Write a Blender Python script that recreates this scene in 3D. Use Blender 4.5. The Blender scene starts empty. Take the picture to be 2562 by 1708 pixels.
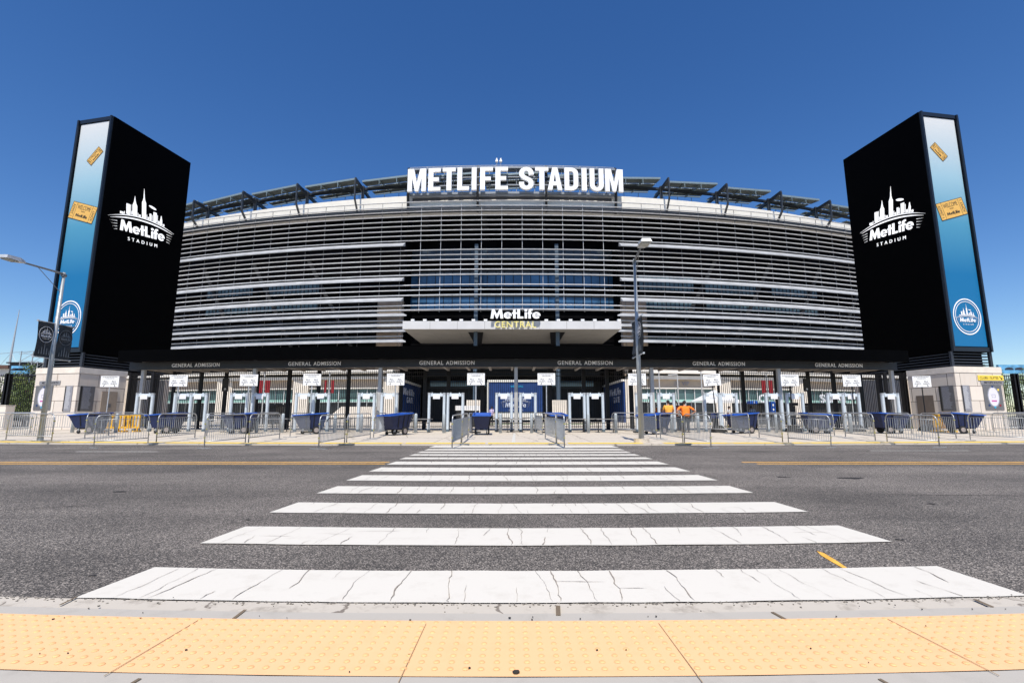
import bpy, math, random
from mathutils import Vector, Matrix
random.seed(7)
R = math.radians
C = bpy.context.scene.collection

# ------------------------------------------------------------------ camera, light, exposure
F = 1215.0; W0 = 1281.0; H0 = 854.0; PITCH = R(8.70); EYE = 1.08
cp, sp = math.cos(PITCH), math.sin(PITCH)
cam = bpy.data.cameras.new('camera'); co = bpy.data.objects.new('camera', cam); C.objects.link(co)
cam.sensor_width = 36; cam.lens = F / 2562 * 36; cam.clip_end = 2000; cam.clip_start = 0.05
co.location = (0, 0, EYE); co.rotation_euler = (R(90) + PITCH, 0, 0)
bpy.context.scene.camera = co
SUN_EL, SUN_AZ = 58.0, 3.0        # elevation; degrees left of straight behind the camera
world = bpy.data.worlds.new('World'); bpy.context.scene.world = world; world.use_nodes = True
wn = world.node_tree; bg = wn.nodes['Background']
sky = wn.nodes.new('ShaderNodeTexSky'); sky.sky_type = 'NISHITA'; sky.sun_disc = False
sky.sun_elevation = R(SUN_EL); sky.sun_rotation = R(180 + SUN_AZ)
sky.air_density = 1.0; sky.dust_density = 0.25; sky.ozone_density = 3.0; sky.altitude = 200
hs = wn.nodes.new('ShaderNodeHueSaturation'); hs.inputs['Saturation'].default_value = 1.28
hs.inputs['Hue'].default_value = 0.509
wn.links.new(sky.outputs[0], hs.inputs['Color']); wn.links.new(hs.outputs[0], bg.inputs[0])
bg.inputs[1].default_value = 0.108
sl = bpy.data.lights.new('sun', 'SUN'); sl.energy = 4.4; sl.angle = R(0.5); sl.color = (1, .94, .84)
so = bpy.data.objects.new('sun', sl); C.objects.link(so)
sdir = Vector((-math.sin(R(SUN_AZ)) * math.cos(R(SUN_EL)), -math.cos(R(SUN_AZ)) * math.cos(R(SUN_EL)), math.sin(R(SUN_EL))))
so.rotation_euler = sdir.to_track_quat('Z', 'Y').to_euler(); so.location = (0, -20, 40)
vs = bpy.context.scene.view_settings
vs.view_transform = 'Standard'; vs.look = 'None'; vs.gamma = 1; vs.exposure = 0.35
bpy.context.scene.cycles.max_bounces = 6

# ------------------------------------------------------------------ photo pixel -> place in the world
def ray(px, py):
    u = (px - W0) / F; v = (H0 - py) / F
    return u, cp - v * sp, sp + v * cp
def zat(py, Y): u, dy, dz = ray(W0, py); return EYE + dz / dy * Y
def xat(px, Y, z=1.0): return (px - W0) / F * (Y * cp + (z - EYE) * sp)
def yat(py, z):
    u, dy, dz = ray(W0, py); return (z - EYE) / dz * dy
def gz(Y):                       # plaza level
    return 0.06 if Y < 18.2 else 0.06 + 0.011 * (min(Y, 30) - 18.2)
def gpt(px, py):                 # on the plaza or the road
    Y = yat(py, 0.0)
    if Y < 17.6: z = 0.0
    else:
        z = .06
        for _ in range(5): Y = yat(py, z); z = gz(Y)
        if Y < 18.25: Y = 18.25
    return Vector((xat(px, Y, z), Y, z))

# ------------------------------------------------------------------ materials
MATS = {}
def mat(name, col, rough=.6, metal=0, var=.12, scale=6, bump=0, bscale=40, col2=None, spec=None, stretch=(1, 1, 1)):
    if name in MATS: return MATS[name]
    m = bpy.data.materials.new(name); m.use_nodes = True; t = m.node_tree; b = t.nodes['Principled BSDF']
    b.inputs['Roughness'].default_value = rough; b.inputs['Metallic'].default_value = metal
    if spec is not None: b.inputs['Specular IOR Level'].default_value = spec
    tc = t.nodes.new('ShaderNodeTexCoord'); mp = t.nodes.new('ShaderNodeMapping'); mp.inputs['Scale'].default_value = stretch
    t.links.new(tc.outputs['Object'], mp.inputs[0])
    n = t.nodes.new('ShaderNodeTexNoise'); n.inputs['Scale'].default_value = scale; n.inputs['Detail'].default_value = 5
    t.links.new(mp.outputs[0], n.inputs['Vector'])
    r = t.nodes.new('ShaderNodeValToRGB'); r.color_ramp.elements[0].position = .3; r.color_ramp.elements[1].position = .7
    a = [c * (1 - var) for c in col]; d = col2 if col2 else [min(1, c * (1 + var)) for c in col]
    r.color_ramp.elements[0].color = (*a, 1); r.color_ramp.elements[1].color = (*d, 1)
    t.links.new(n.outputs[0], r.inputs[0]); t.links.new(r.outputs[0], b.inputs['Base Color'])
    if bump:
        n2 = t.nodes.new('ShaderNodeTexNoise'); n2.inputs['Scale'].default_value = bscale
        t.links.new(tc.outputs['Object'], n2.inputs['Vector'])
        bp = t.nodes.new('ShaderNodeBump'); bp.inputs['Strength'].default_value = bump; bp.inputs['Distance'].default_value = .02
        t.links.new(n2.outputs[0], bp.inputs['Height']); t.links.new(bp.outputs[0], b.inputs['Normal'])
    MATS[name] = m; return m
def srgb(r, g, b):
    f = lambda c: ((c / 255 + .055) / 1.055) ** 2.4 if c > 10 else c / 255 / 12.92
    return (f(r), f(g), f(b))

def asphalt():
    m = bpy.data.materials.new('asphalt'); m.use_nodes = True; t = m.node_tree; L = t.links.new; N = t.nodes.new
    b = t.nodes['Principled BSDF']; b.inputs['Roughness'].default_value = .85
    tc = N('ShaderNodeTexCoord')
    v = N('ShaderNodeTexVoronoi'); v.inputs['Scale'].default_value = 125; L(tc.outputs['Object'], v.inputs['Vector'])
    r = N('ShaderNodeValToRGB'); e = r.color_ramp.elements
    e[0].position = 0.0; e[0].color = (.028, .0252, .0225, 1); e[1].position = 1; e[1].color = (.42, .372, .328, 1)
    k = e.new(.35); k.color = (.060, .054, .0485, 1); k = e.new(.72); k.color = (.135, .119, .105, 1)
    sx = N('ShaderNodeSeparateColor'); L(v.outputs['Color'], sx.inputs[0]); L(sx.outputs[0], r.inputs[0])
    n = N('ShaderNodeTexNoise'); n.inputs['Scale'].default_value = .55; n.inputs['Detail'].default_value = 6; L(tc.outputs['Object'], n.inputs['Vector'])
    mp = N('ShaderNodeMapping'); mp.inputs['Scale'].default_value = (.06, .8, 1); L(tc.outputs['Object'], mp.inputs[0])
    n3 = N('ShaderNodeTexNoise'); n3.inputs['Scale'].default_value = 1.0; n3.inputs['Detail'].default_value = 3; L(mp.outputs[0], n3.inputs['Vector'])
    ad = N('ShaderNodeMath'); ad.operation = 'ADD'; L(n.outputs[0], ad.inputs[0]); L(n3.outputs[0], ad.inputs[1])
    mr = N('ShaderNodeMapRange'); mr.inputs[1].default_value = .7; mr.inputs[2].default_value = 1.3; mr.inputs[3].default_value = .62; mr.inputs[4].default_value = 1.4
    L(ad.outputs[0], mr.inputs[0])
    mx = N('ShaderNodeMix'); mx.data_type = 'RGBA'; mx.blend_type = 'MULTIPLY'; mx.inputs[0].default_value = 1
    L(r.outputs[0], mx.inputs[6]); L(mr.outputs[0], mx.inputs[7]); L(mx.outputs[2], b.inputs['Base Color'])
    bp = N('ShaderNodeBump'); bp.inputs['Strength'].default_value = .6; bp.inputs['Distance'].default_value = .006
    L(v.outputs['Distance'], bp.inputs['Height']); L(bp.outputs[0], b.inputs['Normal'])
    return m
def cracked(name, base, crack, sc=(2.1, .42, 1), thr=.016, dirt=(.45, .4, .34), dirt_amt=.25, amount=.47):
    m = bpy.data.materials.new(name); m.use_nodes = True; t = m.node_tree; L = t.links.new; N = t.nodes.new
    b = t.nodes['Principled BSDF']; b.inputs['Roughness'].default_value = .7
    tc = N('ShaderNodeTexCoord')
    n = N('ShaderNodeTexNoise'); n.inputs['Scale'].default_value = 7; n.inputs['Detail'].default_value = 6; L(tc.outputs['Object'], n.inputs['Vector'])
    mixv = N('ShaderNodeVectorMath'); mixv.operation = 'MULTIPLY_ADD'
    mixv.inputs[1].default_value = (.16, .16, .16); L(n.outputs['Color'], mixv.inputs[0]); L(tc.outputs['Object'], mixv.inputs[2])
    mp = N('ShaderNodeMapping'); mp.inputs['Scale'].default_value = sc; L(mixv.outputs[0], mp.inputs[0])
    v = N('ShaderNodeTexVoronoi'); v.feature = 'DISTANCE_TO_EDGE'; v.inputs['Scale'].default_value = 1.6; L(mp.outputs[0], v.inputs['Vector'])
    lt = N('ShaderNodeMapRange'); lt.inputs[1].default_value = thr * .5; lt.inputs[2].default_value = thr; lt.inputs[3].default_value = 1; lt.inputs[4].default_value = 0
    L(v.outputs['Distance'], lt.inputs[0])
    n2 = N('ShaderNodeTexNoise'); n2.inputs['Scale'].default_value = 1.3; L(tc.outputs['Object'], n2.inputs['Vector'])
    gt = N('ShaderNodeMath'); gt.operation = 'GREATER_THAN'; gt.inputs[1].default_value = amount; L(n2.outputs[0], gt.inputs[0])
    mu = N('ShaderNodeMath'); mu.operation = 'MULTIPLY'; L(lt.outputs[0], mu.inputs[0]); L(gt.outputs[0], mu.inputs[1])
    n4 = N('ShaderNodeTexNoise'); n4.inputs['Scale'].default_value = 5; n4.inputs['Detail'].default_value = 8; n4.inputs['Roughness'].default_value = .7; L(tc.outputs['Object'], n4.inputs['Vector'])
    dr = N('ShaderNodeMapRange'); dr.inputs[1].default_value = .52; dr.inputs[2].default_value = .78; dr.inputs[3].default_value = 0; dr.inputs[4].default_value = dirt_amt * 2; L(n4.outputs[0], dr.inputs[0])
    m0 = N('ShaderNodeMix'); m0.data_type = 'RGBA'; L(dr.outputs[0], m0.inputs[0]); m0.inputs[6].default_value = (*base, 1); m0.inputs[7].default_value = (*dirt, 1)
    m1 = N('ShaderNodeMix'); m1.data_type = 'RGBA'; L(mu.outputs[0], m1.inputs[0]); L(m0.outputs[2], m1.inputs[6]); m1.inputs[7].default_value = (*crack, 1)
    L(m1.outputs[2], b.inputs['Base Color']); return m
def blocks(name, col, joint, bw, bh, rough=.8, var=.1, stain=0):
    """stone or panel blocks: brick pattern over x+y (walking round a corner) and z"""
    m = bpy.data.materials.new(name); m.use_nodes = True; t = m.node_tree; L = t.links.new; N = t.nodes.new
    b = t.nodes['Principled BSDF']; b.inputs['Roughness'].default_value = rough
    tc = N('ShaderNodeTexCoord'); s = N('ShaderNodeSeparateXYZ'); L(tc.outputs['Object'], s.inputs[0])
    ad = N('ShaderNodeMath'); ad.operation = 'ADD'; L(s.outputs[0], ad.inputs[0]); L(s.outputs[1], ad.inputs[1])
    cb = N('ShaderNodeCombineXYZ'); L(ad.outputs[0], cb.inputs[0]); L(s.outputs[2], cb.inputs[1])
    br = N('ShaderNodeTexBrick'); L(cb.outputs[0], br.inputs['Vector']); br.inputs['Scale'].default_value = 1
    br.inputs['Brick Width'].default_value = bw; br.inputs['Row Height'].default_value = bh; br.inputs['Mortar Size'].default_value = .018
    br.inputs['Color1'].default_value = (*[c * (1 - var) for c in col], 1); br.inputs['Color2'].default_value = (*[c * (1 + var) for c in col], 1)
    br.inputs['Mortar'].default_value = (*joint, 1)
    n = N('ShaderNodeTexNoise'); n.inputs['Scale'].default_value = 2.2; n.inputs['Detail'].default_value = 7
    mp = N('ShaderNodeMapping'); mp.inputs['Scale'].default_value = (1.6, 1.6, .25); L(tc.outputs['Object'], mp.inputs[0]); L(mp.outputs[0], n.inputs['Vector'])
    mr = N('ShaderNodeMapRange'); mr.inputs[1].default_value = .55; mr.inputs[2].default_value = .8; mr.inputs[4].default_value = .25 + stain; L(n.outputs[0], mr.inputs[0])
    mx = N('ShaderNodeMix'); mx.data_type = 'RGBA'; L(mr.outputs[0], mx.inputs[0]); L(br.outputs[0], mx.inputs[6]); mx.inputs[7].default_value = (*(.42, .24, .12), 1)
    L(mx.outputs[2], b.inputs['Base Color']); return m

M = dict(
    asphalt=asphalt(),
    paint=cracked('white_road_paint', (.63, .60, .54), (.16, .14, .12), amount=2, dirt=(.40,.36,.30), dirt_amt=.16),
    gutter=cracked('gutter_concrete', (.50, .455, .39), (.2, .17, .14), sc=(.5, .4, 1), thr=.01, dirt=(.16, .13, .10), dirt_amt=.45, amount=.5),
    kerb=cracked('kerb_concrete', (.43, .40, .355), (.2, .18, .15), sc=(.3, .2, 1), thr=.006, dirt=(.25, .23, .2), dirt_amt=.2, amount=.7),
    tactile=cracked('yellow_tactile', (.80, .482, .25), (.4, .24, .1), sc=(.4, .3, 1), thr=.004, dirt=(.55, .33, .14), dirt_amt=.14, amount=.75),
    dome=mat('yellow_dome', (.77, .43, .19), .6, var=.08, scale=30),
    plaza=cracked('plaza_concrete', (.56, .50, .42), (.25, .22, .18), sc=(.22, .16, 1), thr=.008, dirt=(.33, .28, .22), dirt_amt=.3, amount=.35),
    lineyellow=mat('yellow_line_paint', (.75, .40, .06), .6, var=.25, scale=9),
    kerbyellow=mat('kerb_yellow_paint', (.82, .56, .05), .6, var=.12, scale=5),
    linewhite=mat('thin_white_line', (.55, .54, .5), .7, var=.25, scale=8),
    black=mat('black_panel', (.0006, .0006, .0008), .6, var=.3, scale=2, spec=.03),
    blackm=mat('black_metal', (.008, .008, .010), .5, var=.3, spec=.3),
    steel=mat('dark_steel', (.028, .034, .045), .45, .2, var=.3, scale=3),
    beam=mat('grey_beam', (.015, .018, .024), .55, var=.15, scale=3),
    soffit=mat('soffit_brown', (.20, .17, .15), .8, var=.15),
    alu=mat('aluminium_blade', (.36, .37, .39), .5, .05, var=.12, scale=.7, col2=(.44, .455, .48)),
    aluthin=mat('aluminium_rail', (.62, .63, .66), .5, .05, var=.12, scale=2),
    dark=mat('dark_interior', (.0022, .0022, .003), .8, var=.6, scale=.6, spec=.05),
    parapet=mat('cream_parapet', (.72, .69, .63), .7, var=.05, scale=1),
    white=mat('white_paint', (.80, .80, .80), .5, var=.04, scale=2),
    sign=mat('white_letter', (.86, .87, .90), .45, var=.02),
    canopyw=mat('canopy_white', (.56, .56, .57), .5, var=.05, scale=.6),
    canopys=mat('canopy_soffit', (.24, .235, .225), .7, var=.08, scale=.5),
    stone=blocks('pale_stone', (.68, .61, .54), (.14, .11, .09), 1.45, .93, stain=0),
    stonew=mat('pale_stone_plain', (.70, .64, .56), .8, var=.08, scale=2),
    beige=mat('beige_wall', (.40, .33, .26), .8, var=.07, scale=.5),
    cream=mat('cream_band', (.70, .67, .62), .7, var=.05, scale=.6),
    glass=mat('storefront_glass', (.05, .10, .11), .08, var=.4, scale=.4, spec=.7),
    glassblue=mat('blue_glass', (.04, .11, .22), .12, var=.4, scale=.3, spec=.8),
    glassgreen=mat('green_glass', (.30, .50, .45), .25, var=.2, scale=.5),
    mullion=mat('pale_mullion', (.45, .47, .47), .5, var=.1),
    galv=mat('galvanised_steel', (.40, .41, .42), .42, .55, var=.15, scale=12),
    galvlight=mat('light_steel', (.46, .48, .50), .45, .35, var=.12, scale=8),
    column=mat('grey_column_paint', (.42, .42, .42), .5, var=.08, scale=3),
    detector=mat('detector_plastic', (.56, .62, .67), .4, var=.05, scale=4),
    detfoot=mat('detector_foot', (.10, .14, .17), .5, var=.1),
    paper=mat('white_paper', (.78, .78, .80), .7, var=.03, scale=20),
    ink=mat('black_ink', (.02, .02, .02), .7, var=.1),
    inkgrey=mat('grey_ink', (.25, .25, .26), .7, var=.1),
    cartout=mat('navy_plastic', (.004, .012, .058), .6, var=.25, scale=4),
    cartin=mat('blue_plastic', (.015, .09, .42), .4, var=.12, scale=4),
    rubber=mat('black_rubber', (.012, .012, .012), .7, var=.2),
    wheelgrey=mat('grey_wheel', (.28, .24, .22), .7, var=.2),
    bollard=mat('bollard_grey', (.36, .40, .42), .45, var=.08, scale=6),
    table=mat('dark_table', (.03, .03, .03), .5, var=.2),
    tabletop=mat('table_top', (.25, .24, .23), .5, var=.1),
    blue=mat('deep_blue_vinyl', (.006, .035, .15), .5, var=.18, scale=1.5),
    cyan=mat('cyan_ink', (.02, .35, .6), .5, var=.05),
    palevinyl=mat('pale_vinyl_letter', (.55, .58, .68), .5, var=.05),
    bannerblue=None,
    ticket=mat('ticket_orange', (.72, .42, .10), .55, var=.06),
    clubs=mat('yellow_sign', (.85, .62, .08), .5, var=.04),
    boardgrey=mat('grey_board', (.13, .13, .14), .4, var=.08),
    boardlight=mat('light_grey_board', (.24, .24, .27), .4, var=.1, scale=8),
    pink=mat('map_magenta', (.5, .08, .3), .5, var=.05), red=mat('red_vinyl', (.26, .012, .018), .6, var=.1),
    yellowp=mat('yellow_plastic', (.75, .42, .03), .5, var=.1),
    bannerblk=mat('charcoal_banner', (.022, .028, .034), .7, var=.4, scale=3),
    bannergrey=mat('banner_grey_ink', (.14, .16, .18), .7, var=.1), bannerwhite=mat('banner_white_ink', (.7, .7, .72), .6, var=.05),
    skin=mat('skin', (.42, .22, .14), .6, var=.08), hair=mat('dark_hair', (.012, .008, .006), .7, var=.2),
    orange=mat('orange_shirt', (.85, .20, .015), .8, var=.12, scale=8), amber=mat('amber_shirt', (.80, .36, .05), .8, var=.12, scale=8),
    maroon=mat('maroon_shirt', (.11, .015, .012), .8, var=.15), navyc=mat('dark_trousers', (.015, .016, .022), .8, var=.2),
    lilac=mat('lilac_shirt', (.50, .42, .60), .8, var=.08), khaki=mat('khaki_trousers', (.42, .34, .25), .8, var=.1),
    leaf=mat('leaf_green', (.035, .085, .016), .6, var=.6, scale=5, col2=(.13, .20, .04)),
    leaf2=mat('leaf_yellow_green', (.07, .13, .02), .6, var=.5, scale=5, col2=(.20, .26, .05)),
    bark=mat('bark', (.09, .06, .04), .9, var=.3), grass=mat('grass', (.05, .12, .02), .9, var=.4, scale=3),
    earth=mat('far_ground', (.20, .19, .16), .9, var=.2, scale=.05),
    meshp=None,
)
def gradient_banner():
    m = bpy.data.materials.new('printed_blue_banner'); m.use_nodes = True; t = m.node_tree; L = t.links.new; N = t.nodes.new
    b = t.nodes['Principled BSDF']; b.inputs['Roughness'].default_value = .45
    tc = N('ShaderNodeTexCoord'); s = N('ShaderNodeSeparateXYZ'); L(tc.outputs['Object'], s.inputs[0])
    mr = N('ShaderNodeMapRange'); mr.inputs[1].default_value = 5.3; mr.inputs[2].default_value = 22; L(s.outputs[2], mr.inputs[0])
    r = N('ShaderNodeValToRGB'); e = r.color_ramp.elements
    e[0].position = .30; e[0].color = (.003, .14, .33, 1); e[1].position = 1; e[1].color = (.66, .66, .66, 1)
    k = e.new(.52); k.color = (.07, .27, .42, 1); k = e.new(.72); k.color = (.30, .48, .58, 1)
    L(mr.outputs[0], r.inputs[0]); L(r.outputs[0], b.inputs['Base Color']); return m
M['bannerblue'] = gradient_banner()
def mesh_panel():     # perforated metal, open half
    m = bpy.data.materials.new('perforated_metal'); m.use_nodes = True; t = m.node_tree; L = t.links.new; N = t.nodes.new
    b = t.nodes['Principled BSDF']; b.inputs['Base Color'].default_value = (.17, .19, .19, 1); b.inputs['Metallic'].default_value = .3
    tc = N('ShaderNodeTexCoord'); w = N('ShaderNodeTexWave'); w.bands_direction = 'X'; w.inputs['Scale'].default_value = 1.1; L(tc.outputs['Object'], w.inputs['Vector'])
    w2 = N('ShaderNodeTexWave'); w2.bands_direction = 'Y'; w2.inputs['Scale'].default_value = 1.3; L(tc.outputs['Object'], w2.inputs['Vector'])
    mx = N('ShaderNodeMath'); mx.operation = 'MULTIPLY'; L(w.outputs[1], mx.inputs[0]); L(w2.outputs[1], mx.inputs[1])
    r = N('ShaderNodeMapRange'); r.inputs[1].default_value = .15; r.inputs[2].default_value = .75; L(mx.outputs[0], r.inputs[0])
    cr = N('ShaderNodeValToRGB'); cr.color_ramp.elements[0].color = (.035, .045, .055, 1); cr.color_ramp.elements[1].color = (.42, .46, .44, 1)
    L(r.outputs[0], cr.inputs[0]); L(cr.outputs[0], b.inputs['Base Color']); return m
M['meshp'] = mesh_panel()

# ------------------------------------------------------------------ mesh builder
class MB:
    def __init__(s): s.v = []; s.f = []
    def add(s, vs_, fs_, mx=None):
        o = len(s.v); s.v += [tuple(mx @ Vector(p)) if mx else tuple(p) for p in vs_]; s.f += [[i + o for i in f] for f in fs_]; return s
    def box(s, x0, x1, y0, y1, z0, z1, mx=None):
        return s.add([(x0, y0, z0), (x1, y0, z0), (x1, y1, z0), (x0, y1, z0), (x0, y0, z1), (x1, y0, z1), (x1, y1, z1), (x0, y1, z1)],
                     [(0, 3, 2, 1), (4, 5, 6, 7), (0, 1, 5, 4), (1, 2, 6, 5), (2, 3, 7, 6), (3, 0, 4, 7)], mx)
    def bar(s, a, b, w, h, up=(0, 0, 1)):          # rectangular bar from a to b
        a, b = Vector(a), Vector(b); d = (b - a); L = d.length; d.normalize(); up = Vector(up)
        if abs(d.dot(up)) > .99: up = Vector((0, 1, 0))
        x = d.cross(up).normalized(); z = x.cross(d)
        mx = Matrix((( d.x, x.x, z.x, a.x), (d.y, x.y, z.y, a.y), (d.z, x.z, z.z, a.z), (0, 0, 0, 1)))
        return s.box(0, L, -w / 2, w / 2, -h / 2, h / 2, mx)
    def tube(s, pts, r, n=8, caps=True, closed=False):
        pts = [Vector(p) for p in pts]; rs = r if isinstance(r, (list, tuple)) else [r] * len(pts)
        o = len(s.v); prev = None; m = len(pts)
        for i, p in enumerate(pts):
            if closed: t = pts[(i + 1) % m] - pts[i - 1]
            else: t = pts[min(i + 1, m - 1)] - pts[max(i - 1, 0)]
            t.normalize()
            if prev is None:
                q = Vector((0, 0, 1)) if abs(t.z) < .9 else Vector((1, 0, 0)); q = q.cross(t).normalized()
            else: q = (prev - t * prev.dot(t)).normalized()
            prev = q; w = t.cross(q)
            for k in range(n):
                a = 2 * math.pi * k / n; s.v.append(tuple(p + (q * math.cos(a) + w * math.sin(a)) * rs[i]))
        for i in range(m if closed else m - 1):
            for k in range(n):
                a0 = o + i * n; a1 = o + ((i + 1) % m) * n
                s.f.append([a0 + k, a0 + (k + 1) % n, a1 + (k + 1) % n, a1 + k])
        if caps and not closed:
            s.f.append([o + k for k in range(n)][::-1]); s.f.append([o + (m - 1) * n + k for k in range(n)])
        return s
    def prism(s, poly, t, mx=None, z0=0):           # 2D outline -> slab
        n = len(poly)
        A = sum(poly[i][0] * poly[(i + 1) % n][1] - poly[(i + 1) % n][0] * poly[i][1] for i in range(n))
        if A < 0: poly = poly[::-1]
        v = [(x, y, z0) for x, y in poly] + [(x, y, z0 + t) for x, y in poly]
        f = [list(range(n))[::-1], list(range(n, 2 * n))] + [[i, (i + 1) % n, n + (i + 1) % n, n + i] for i in range(n)]
        return s.add(v, f, mx)
    def strip(s, A, B, t, mx=None, closed=False):
        n = len(A); v = [(*p, 0) for p in A] + [(*p, 0) for p in B] + [(*p, t) for p in A] + [(*p, t) for p in B]; f = []
        for i in range(n if closed else n - 1):
            j = (i + 1) % n
            f += [[i, j, n + j, n + i], [2 * n + i, 3 * n + i, 3 * n + j, 2 * n + j], [i, 2 * n + i, 2 * n + j, j], [n + i, n + j, 3 * n + j, 3 * n + i]]
        if not closed: f += [[0, n, 3 * n, 2 * n], [n - 1, 3 * n - 1, 4 * n - 1, 2 * n - 1][::1]]
        return s.add(v, f, mx)
    def build(s, name, m, parent=None, smooth=False, bevel=0):
        off = PLOC.get(parent.name, Vector()) if parent else Vector()
        me = bpy.data.meshes.new(name); me.from_pydata([tuple(Vector(p) - off) for p in s.v], [], s.f)
        me.materials.append(m)
        import bmesh
        bm = bmesh.new(); bm.from_mesh(me); bmesh.ops.recalc_face_normals(bm, faces=bm.faces)
        if bevel: bmesh.ops.bevel(bm, geom=bm.edges[:], offset=bevel, segments=1, affect='EDGES')
        bm.to_mesh(me); bm.free()
        if smooth: me.polygons.foreach_set('use_smooth', [True] * len(me.polygons))
        me.update()
        o = bpy.data.objects.new(name, me); C.objects.link(o)
        if parent: o.parent = parent
        PLOC[o.name] = off
        return o
PLOC = {}
def tag(o, label=None, cat=None, group=None, kind=None):
    if label: o['label'] = label
    if cat: o['category'] = cat
    if group: o['group'] = group
    if kind: o['kind'] = kind
    return o
def thing(name, loc, label, cat, group=None):
    o = bpy.data.objects.new(name, None); C.objects.link(o); o.location = loc; o.empty_display_size = .2
    PLOC[o.name] = Vector(loc); return tag(o, label, cat, group)
def struct(o): o['kind'] = 'structure'; return o
KIDS = {}
def copy_tree(o, parent=None):
    c = o.copy(); C.objects.link(c)
    if parent: c.parent = parent
    for ch in [x for x in o.children]: copy_tree(ch, c)
    return c
def instance(proto, used, loc, rz, label, sx=1):
    o = proto if not used else copy_tree(proto)
    o.location = loc; o.rotation_euler = (0, 0, rz); o.scale = (sx, 1, 1); o['label'] = label
    return o
def frame(o, u, v):             # matrix from 2D drawing plane to the world
    o, u, v = Vector(o), Vector(u), Vector(v); n = u.normalized().cross(v.normalized())
    return Matrix(((u.x, v.x, n.x, o.x), (u.y, v.y, n.y, o.y), (u.z, v.z, n.z, o.z), (0, 0, 0, 1)))
TX = {}
def text_geo(body, size=1, extrude=.01, offset=0, space=1, align='CENTER'):
    key = (body, size, extrude, offset, space, align)
    if key in TX: return TX[key]
    cu = bpy.data.curves.new('t', 'FONT'); cu.body = body; cu.size = size; cu.extrude = extrude; cu.offset = offset
    cu.space_character = space; cu.align_x = align; cu.align_y = 'CENTER'; cu.resolution_u = 4
    o = bpy.data.objects.new('t', cu); C.objects.link(o)
    dg = bpy.context.evaluated_depsgraph_get(); ev = o.evaluated_get(dg); me = ev.to_mesh()
    r = ([tuple(v.co) for v in me.vertices], [list(p.vertices) for p in me.polygons]); ev.to_mesh_clear()
    bpy.data.objects.remove(o); bpy.data.curves.remove(cu); TX[key] = r; return r
def put_text(mb, body, mx, w=None, h=None, **k):   # scaled to width w and cap height h about its centre
    v, f = text_geo(body, **k); xs = [p[0] for p in v]; ys = [p[1] for p in v]
    cx, cy = (min(xs) + max(xs)) / 2, (min(ys) + max(ys)) / 2
    kx = w / (max(xs) - min(xs)) if w else 1; ky = h / (max(ys) - min(ys)) if h else kx
    if not w: kx = ky
    mb.add([((x - cx) * kx, (y - cy) * ky, z) for x, y, z in v], f, mx); return mb

def wordmark(mb, mx, w, h, t):
    """bold geometric 'MetLife' about its centre; drawn in units of cap height, total width 4.05"""
    k = [0]; sx = w / 4.28; sy = h
    def fr_(x): k[0] += 1; return mx @ Matrix.Translation(((x - 2.14) * sx, -.5 * sy, .0015 * k[0]))
    S = lambda P: [(x * sx, y * sy) for x, y in P]
    arc = lambda cx, cy, rx, ry, a0, a1, n=14: [(cx + rx * math.cos(R(a0 + (a1 - a0) * i / n)), cy + ry * math.sin(R(a0 + (a1 - a0) * i / n))) for i in range(n + 1)]
    mb.prism(S([(0, 0), (.12, 1), (.34, 1), (.55, .46), (.76, 1), (.98, 1), (1.1, 0), (.85, 0), (.79, .55), (.60, 0), (.50, 0), (.31, .55), (.25, 0)]), t, fr_(0))
    def e(x):
        mb.strip(S(arc(.34, .34, .35, .36, 0, 322, 20)), S(arc(.34, .34, .16, .17, 0, 322, 20)), t, fr_(x)); mb.prism(S([(.12, .28), (.685, .28), (.685, .39), (.12, .39)]), t, fr_(x))
    e(1.14)
    mb.prism(S([(0, 0), (.22, 0), (.22, .96), (0, .96)]), t, fr_(1.94)); mb.prism(S([(-.09, .5), (.34, .5), (.34, .67), (-.09, .67)]), t, fr_(1.94))
    mb.prism(S([(0, 0), (0, 1), (.23, 1), (.23, .2), (.52, .2), (.52, 0)]), t, fr_(2.30))
    mb.prism(S([(0, 0), (.21, 0), (.21, .67), (0, .67)]), t, fr_(2.93)); mb.prism(S(arc(.105, .88, .13, .13, 0, 330, 11)), t, fr_(2.93))
    mb.prism(S([(0, 0), (.21, 0), (.21, .76), (.24, .84), (.32, .86), (.36, .85), (.36, 1.02), (.27, 1.04), (.12, 1.01), (.02, .92), (0, .80)]), t, fr_(3.25)); mb.prism(S([(-.06, .5), (.33, .5), (.33, .67), (-.06, .67)]), t, fr_(3.25))
    e(3.60)
    return mb
# ------------------------------------------------------------------ the ground
def sheet(name, x0, x1, y0, y1, z, m, nx=1, zf=None, yc=None):
    mb = MB(); ny = 1 if zf is None else 12; v = []; f = []
    for j in range(ny + 1):
        for i in range(nx + 1):
            x = x0 + (x1 - x0) * i / nx; y = y0 + (y1 - y0) * j / ny
            if yc: y += yc(x) if j < ny or yc is near else 0
            v.append((x, y, zf(y) if zf else z))
    for j in range(ny):
        for i in range(nx): a = j * (nx + 1) + i; f.append((a, a + 1, a + nx + 2, a + nx + 1))
    mb.add(v, f); return struct(mb.build(name, m))
near = lambda x: .0125 * min(abs(x), 9) ** 2 if abs(x) < 9 else 1.0125 + .225 * (abs(x) - 9) * 0
far = lambda x: .0028 * min(abs(x), 40) ** 2
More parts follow.
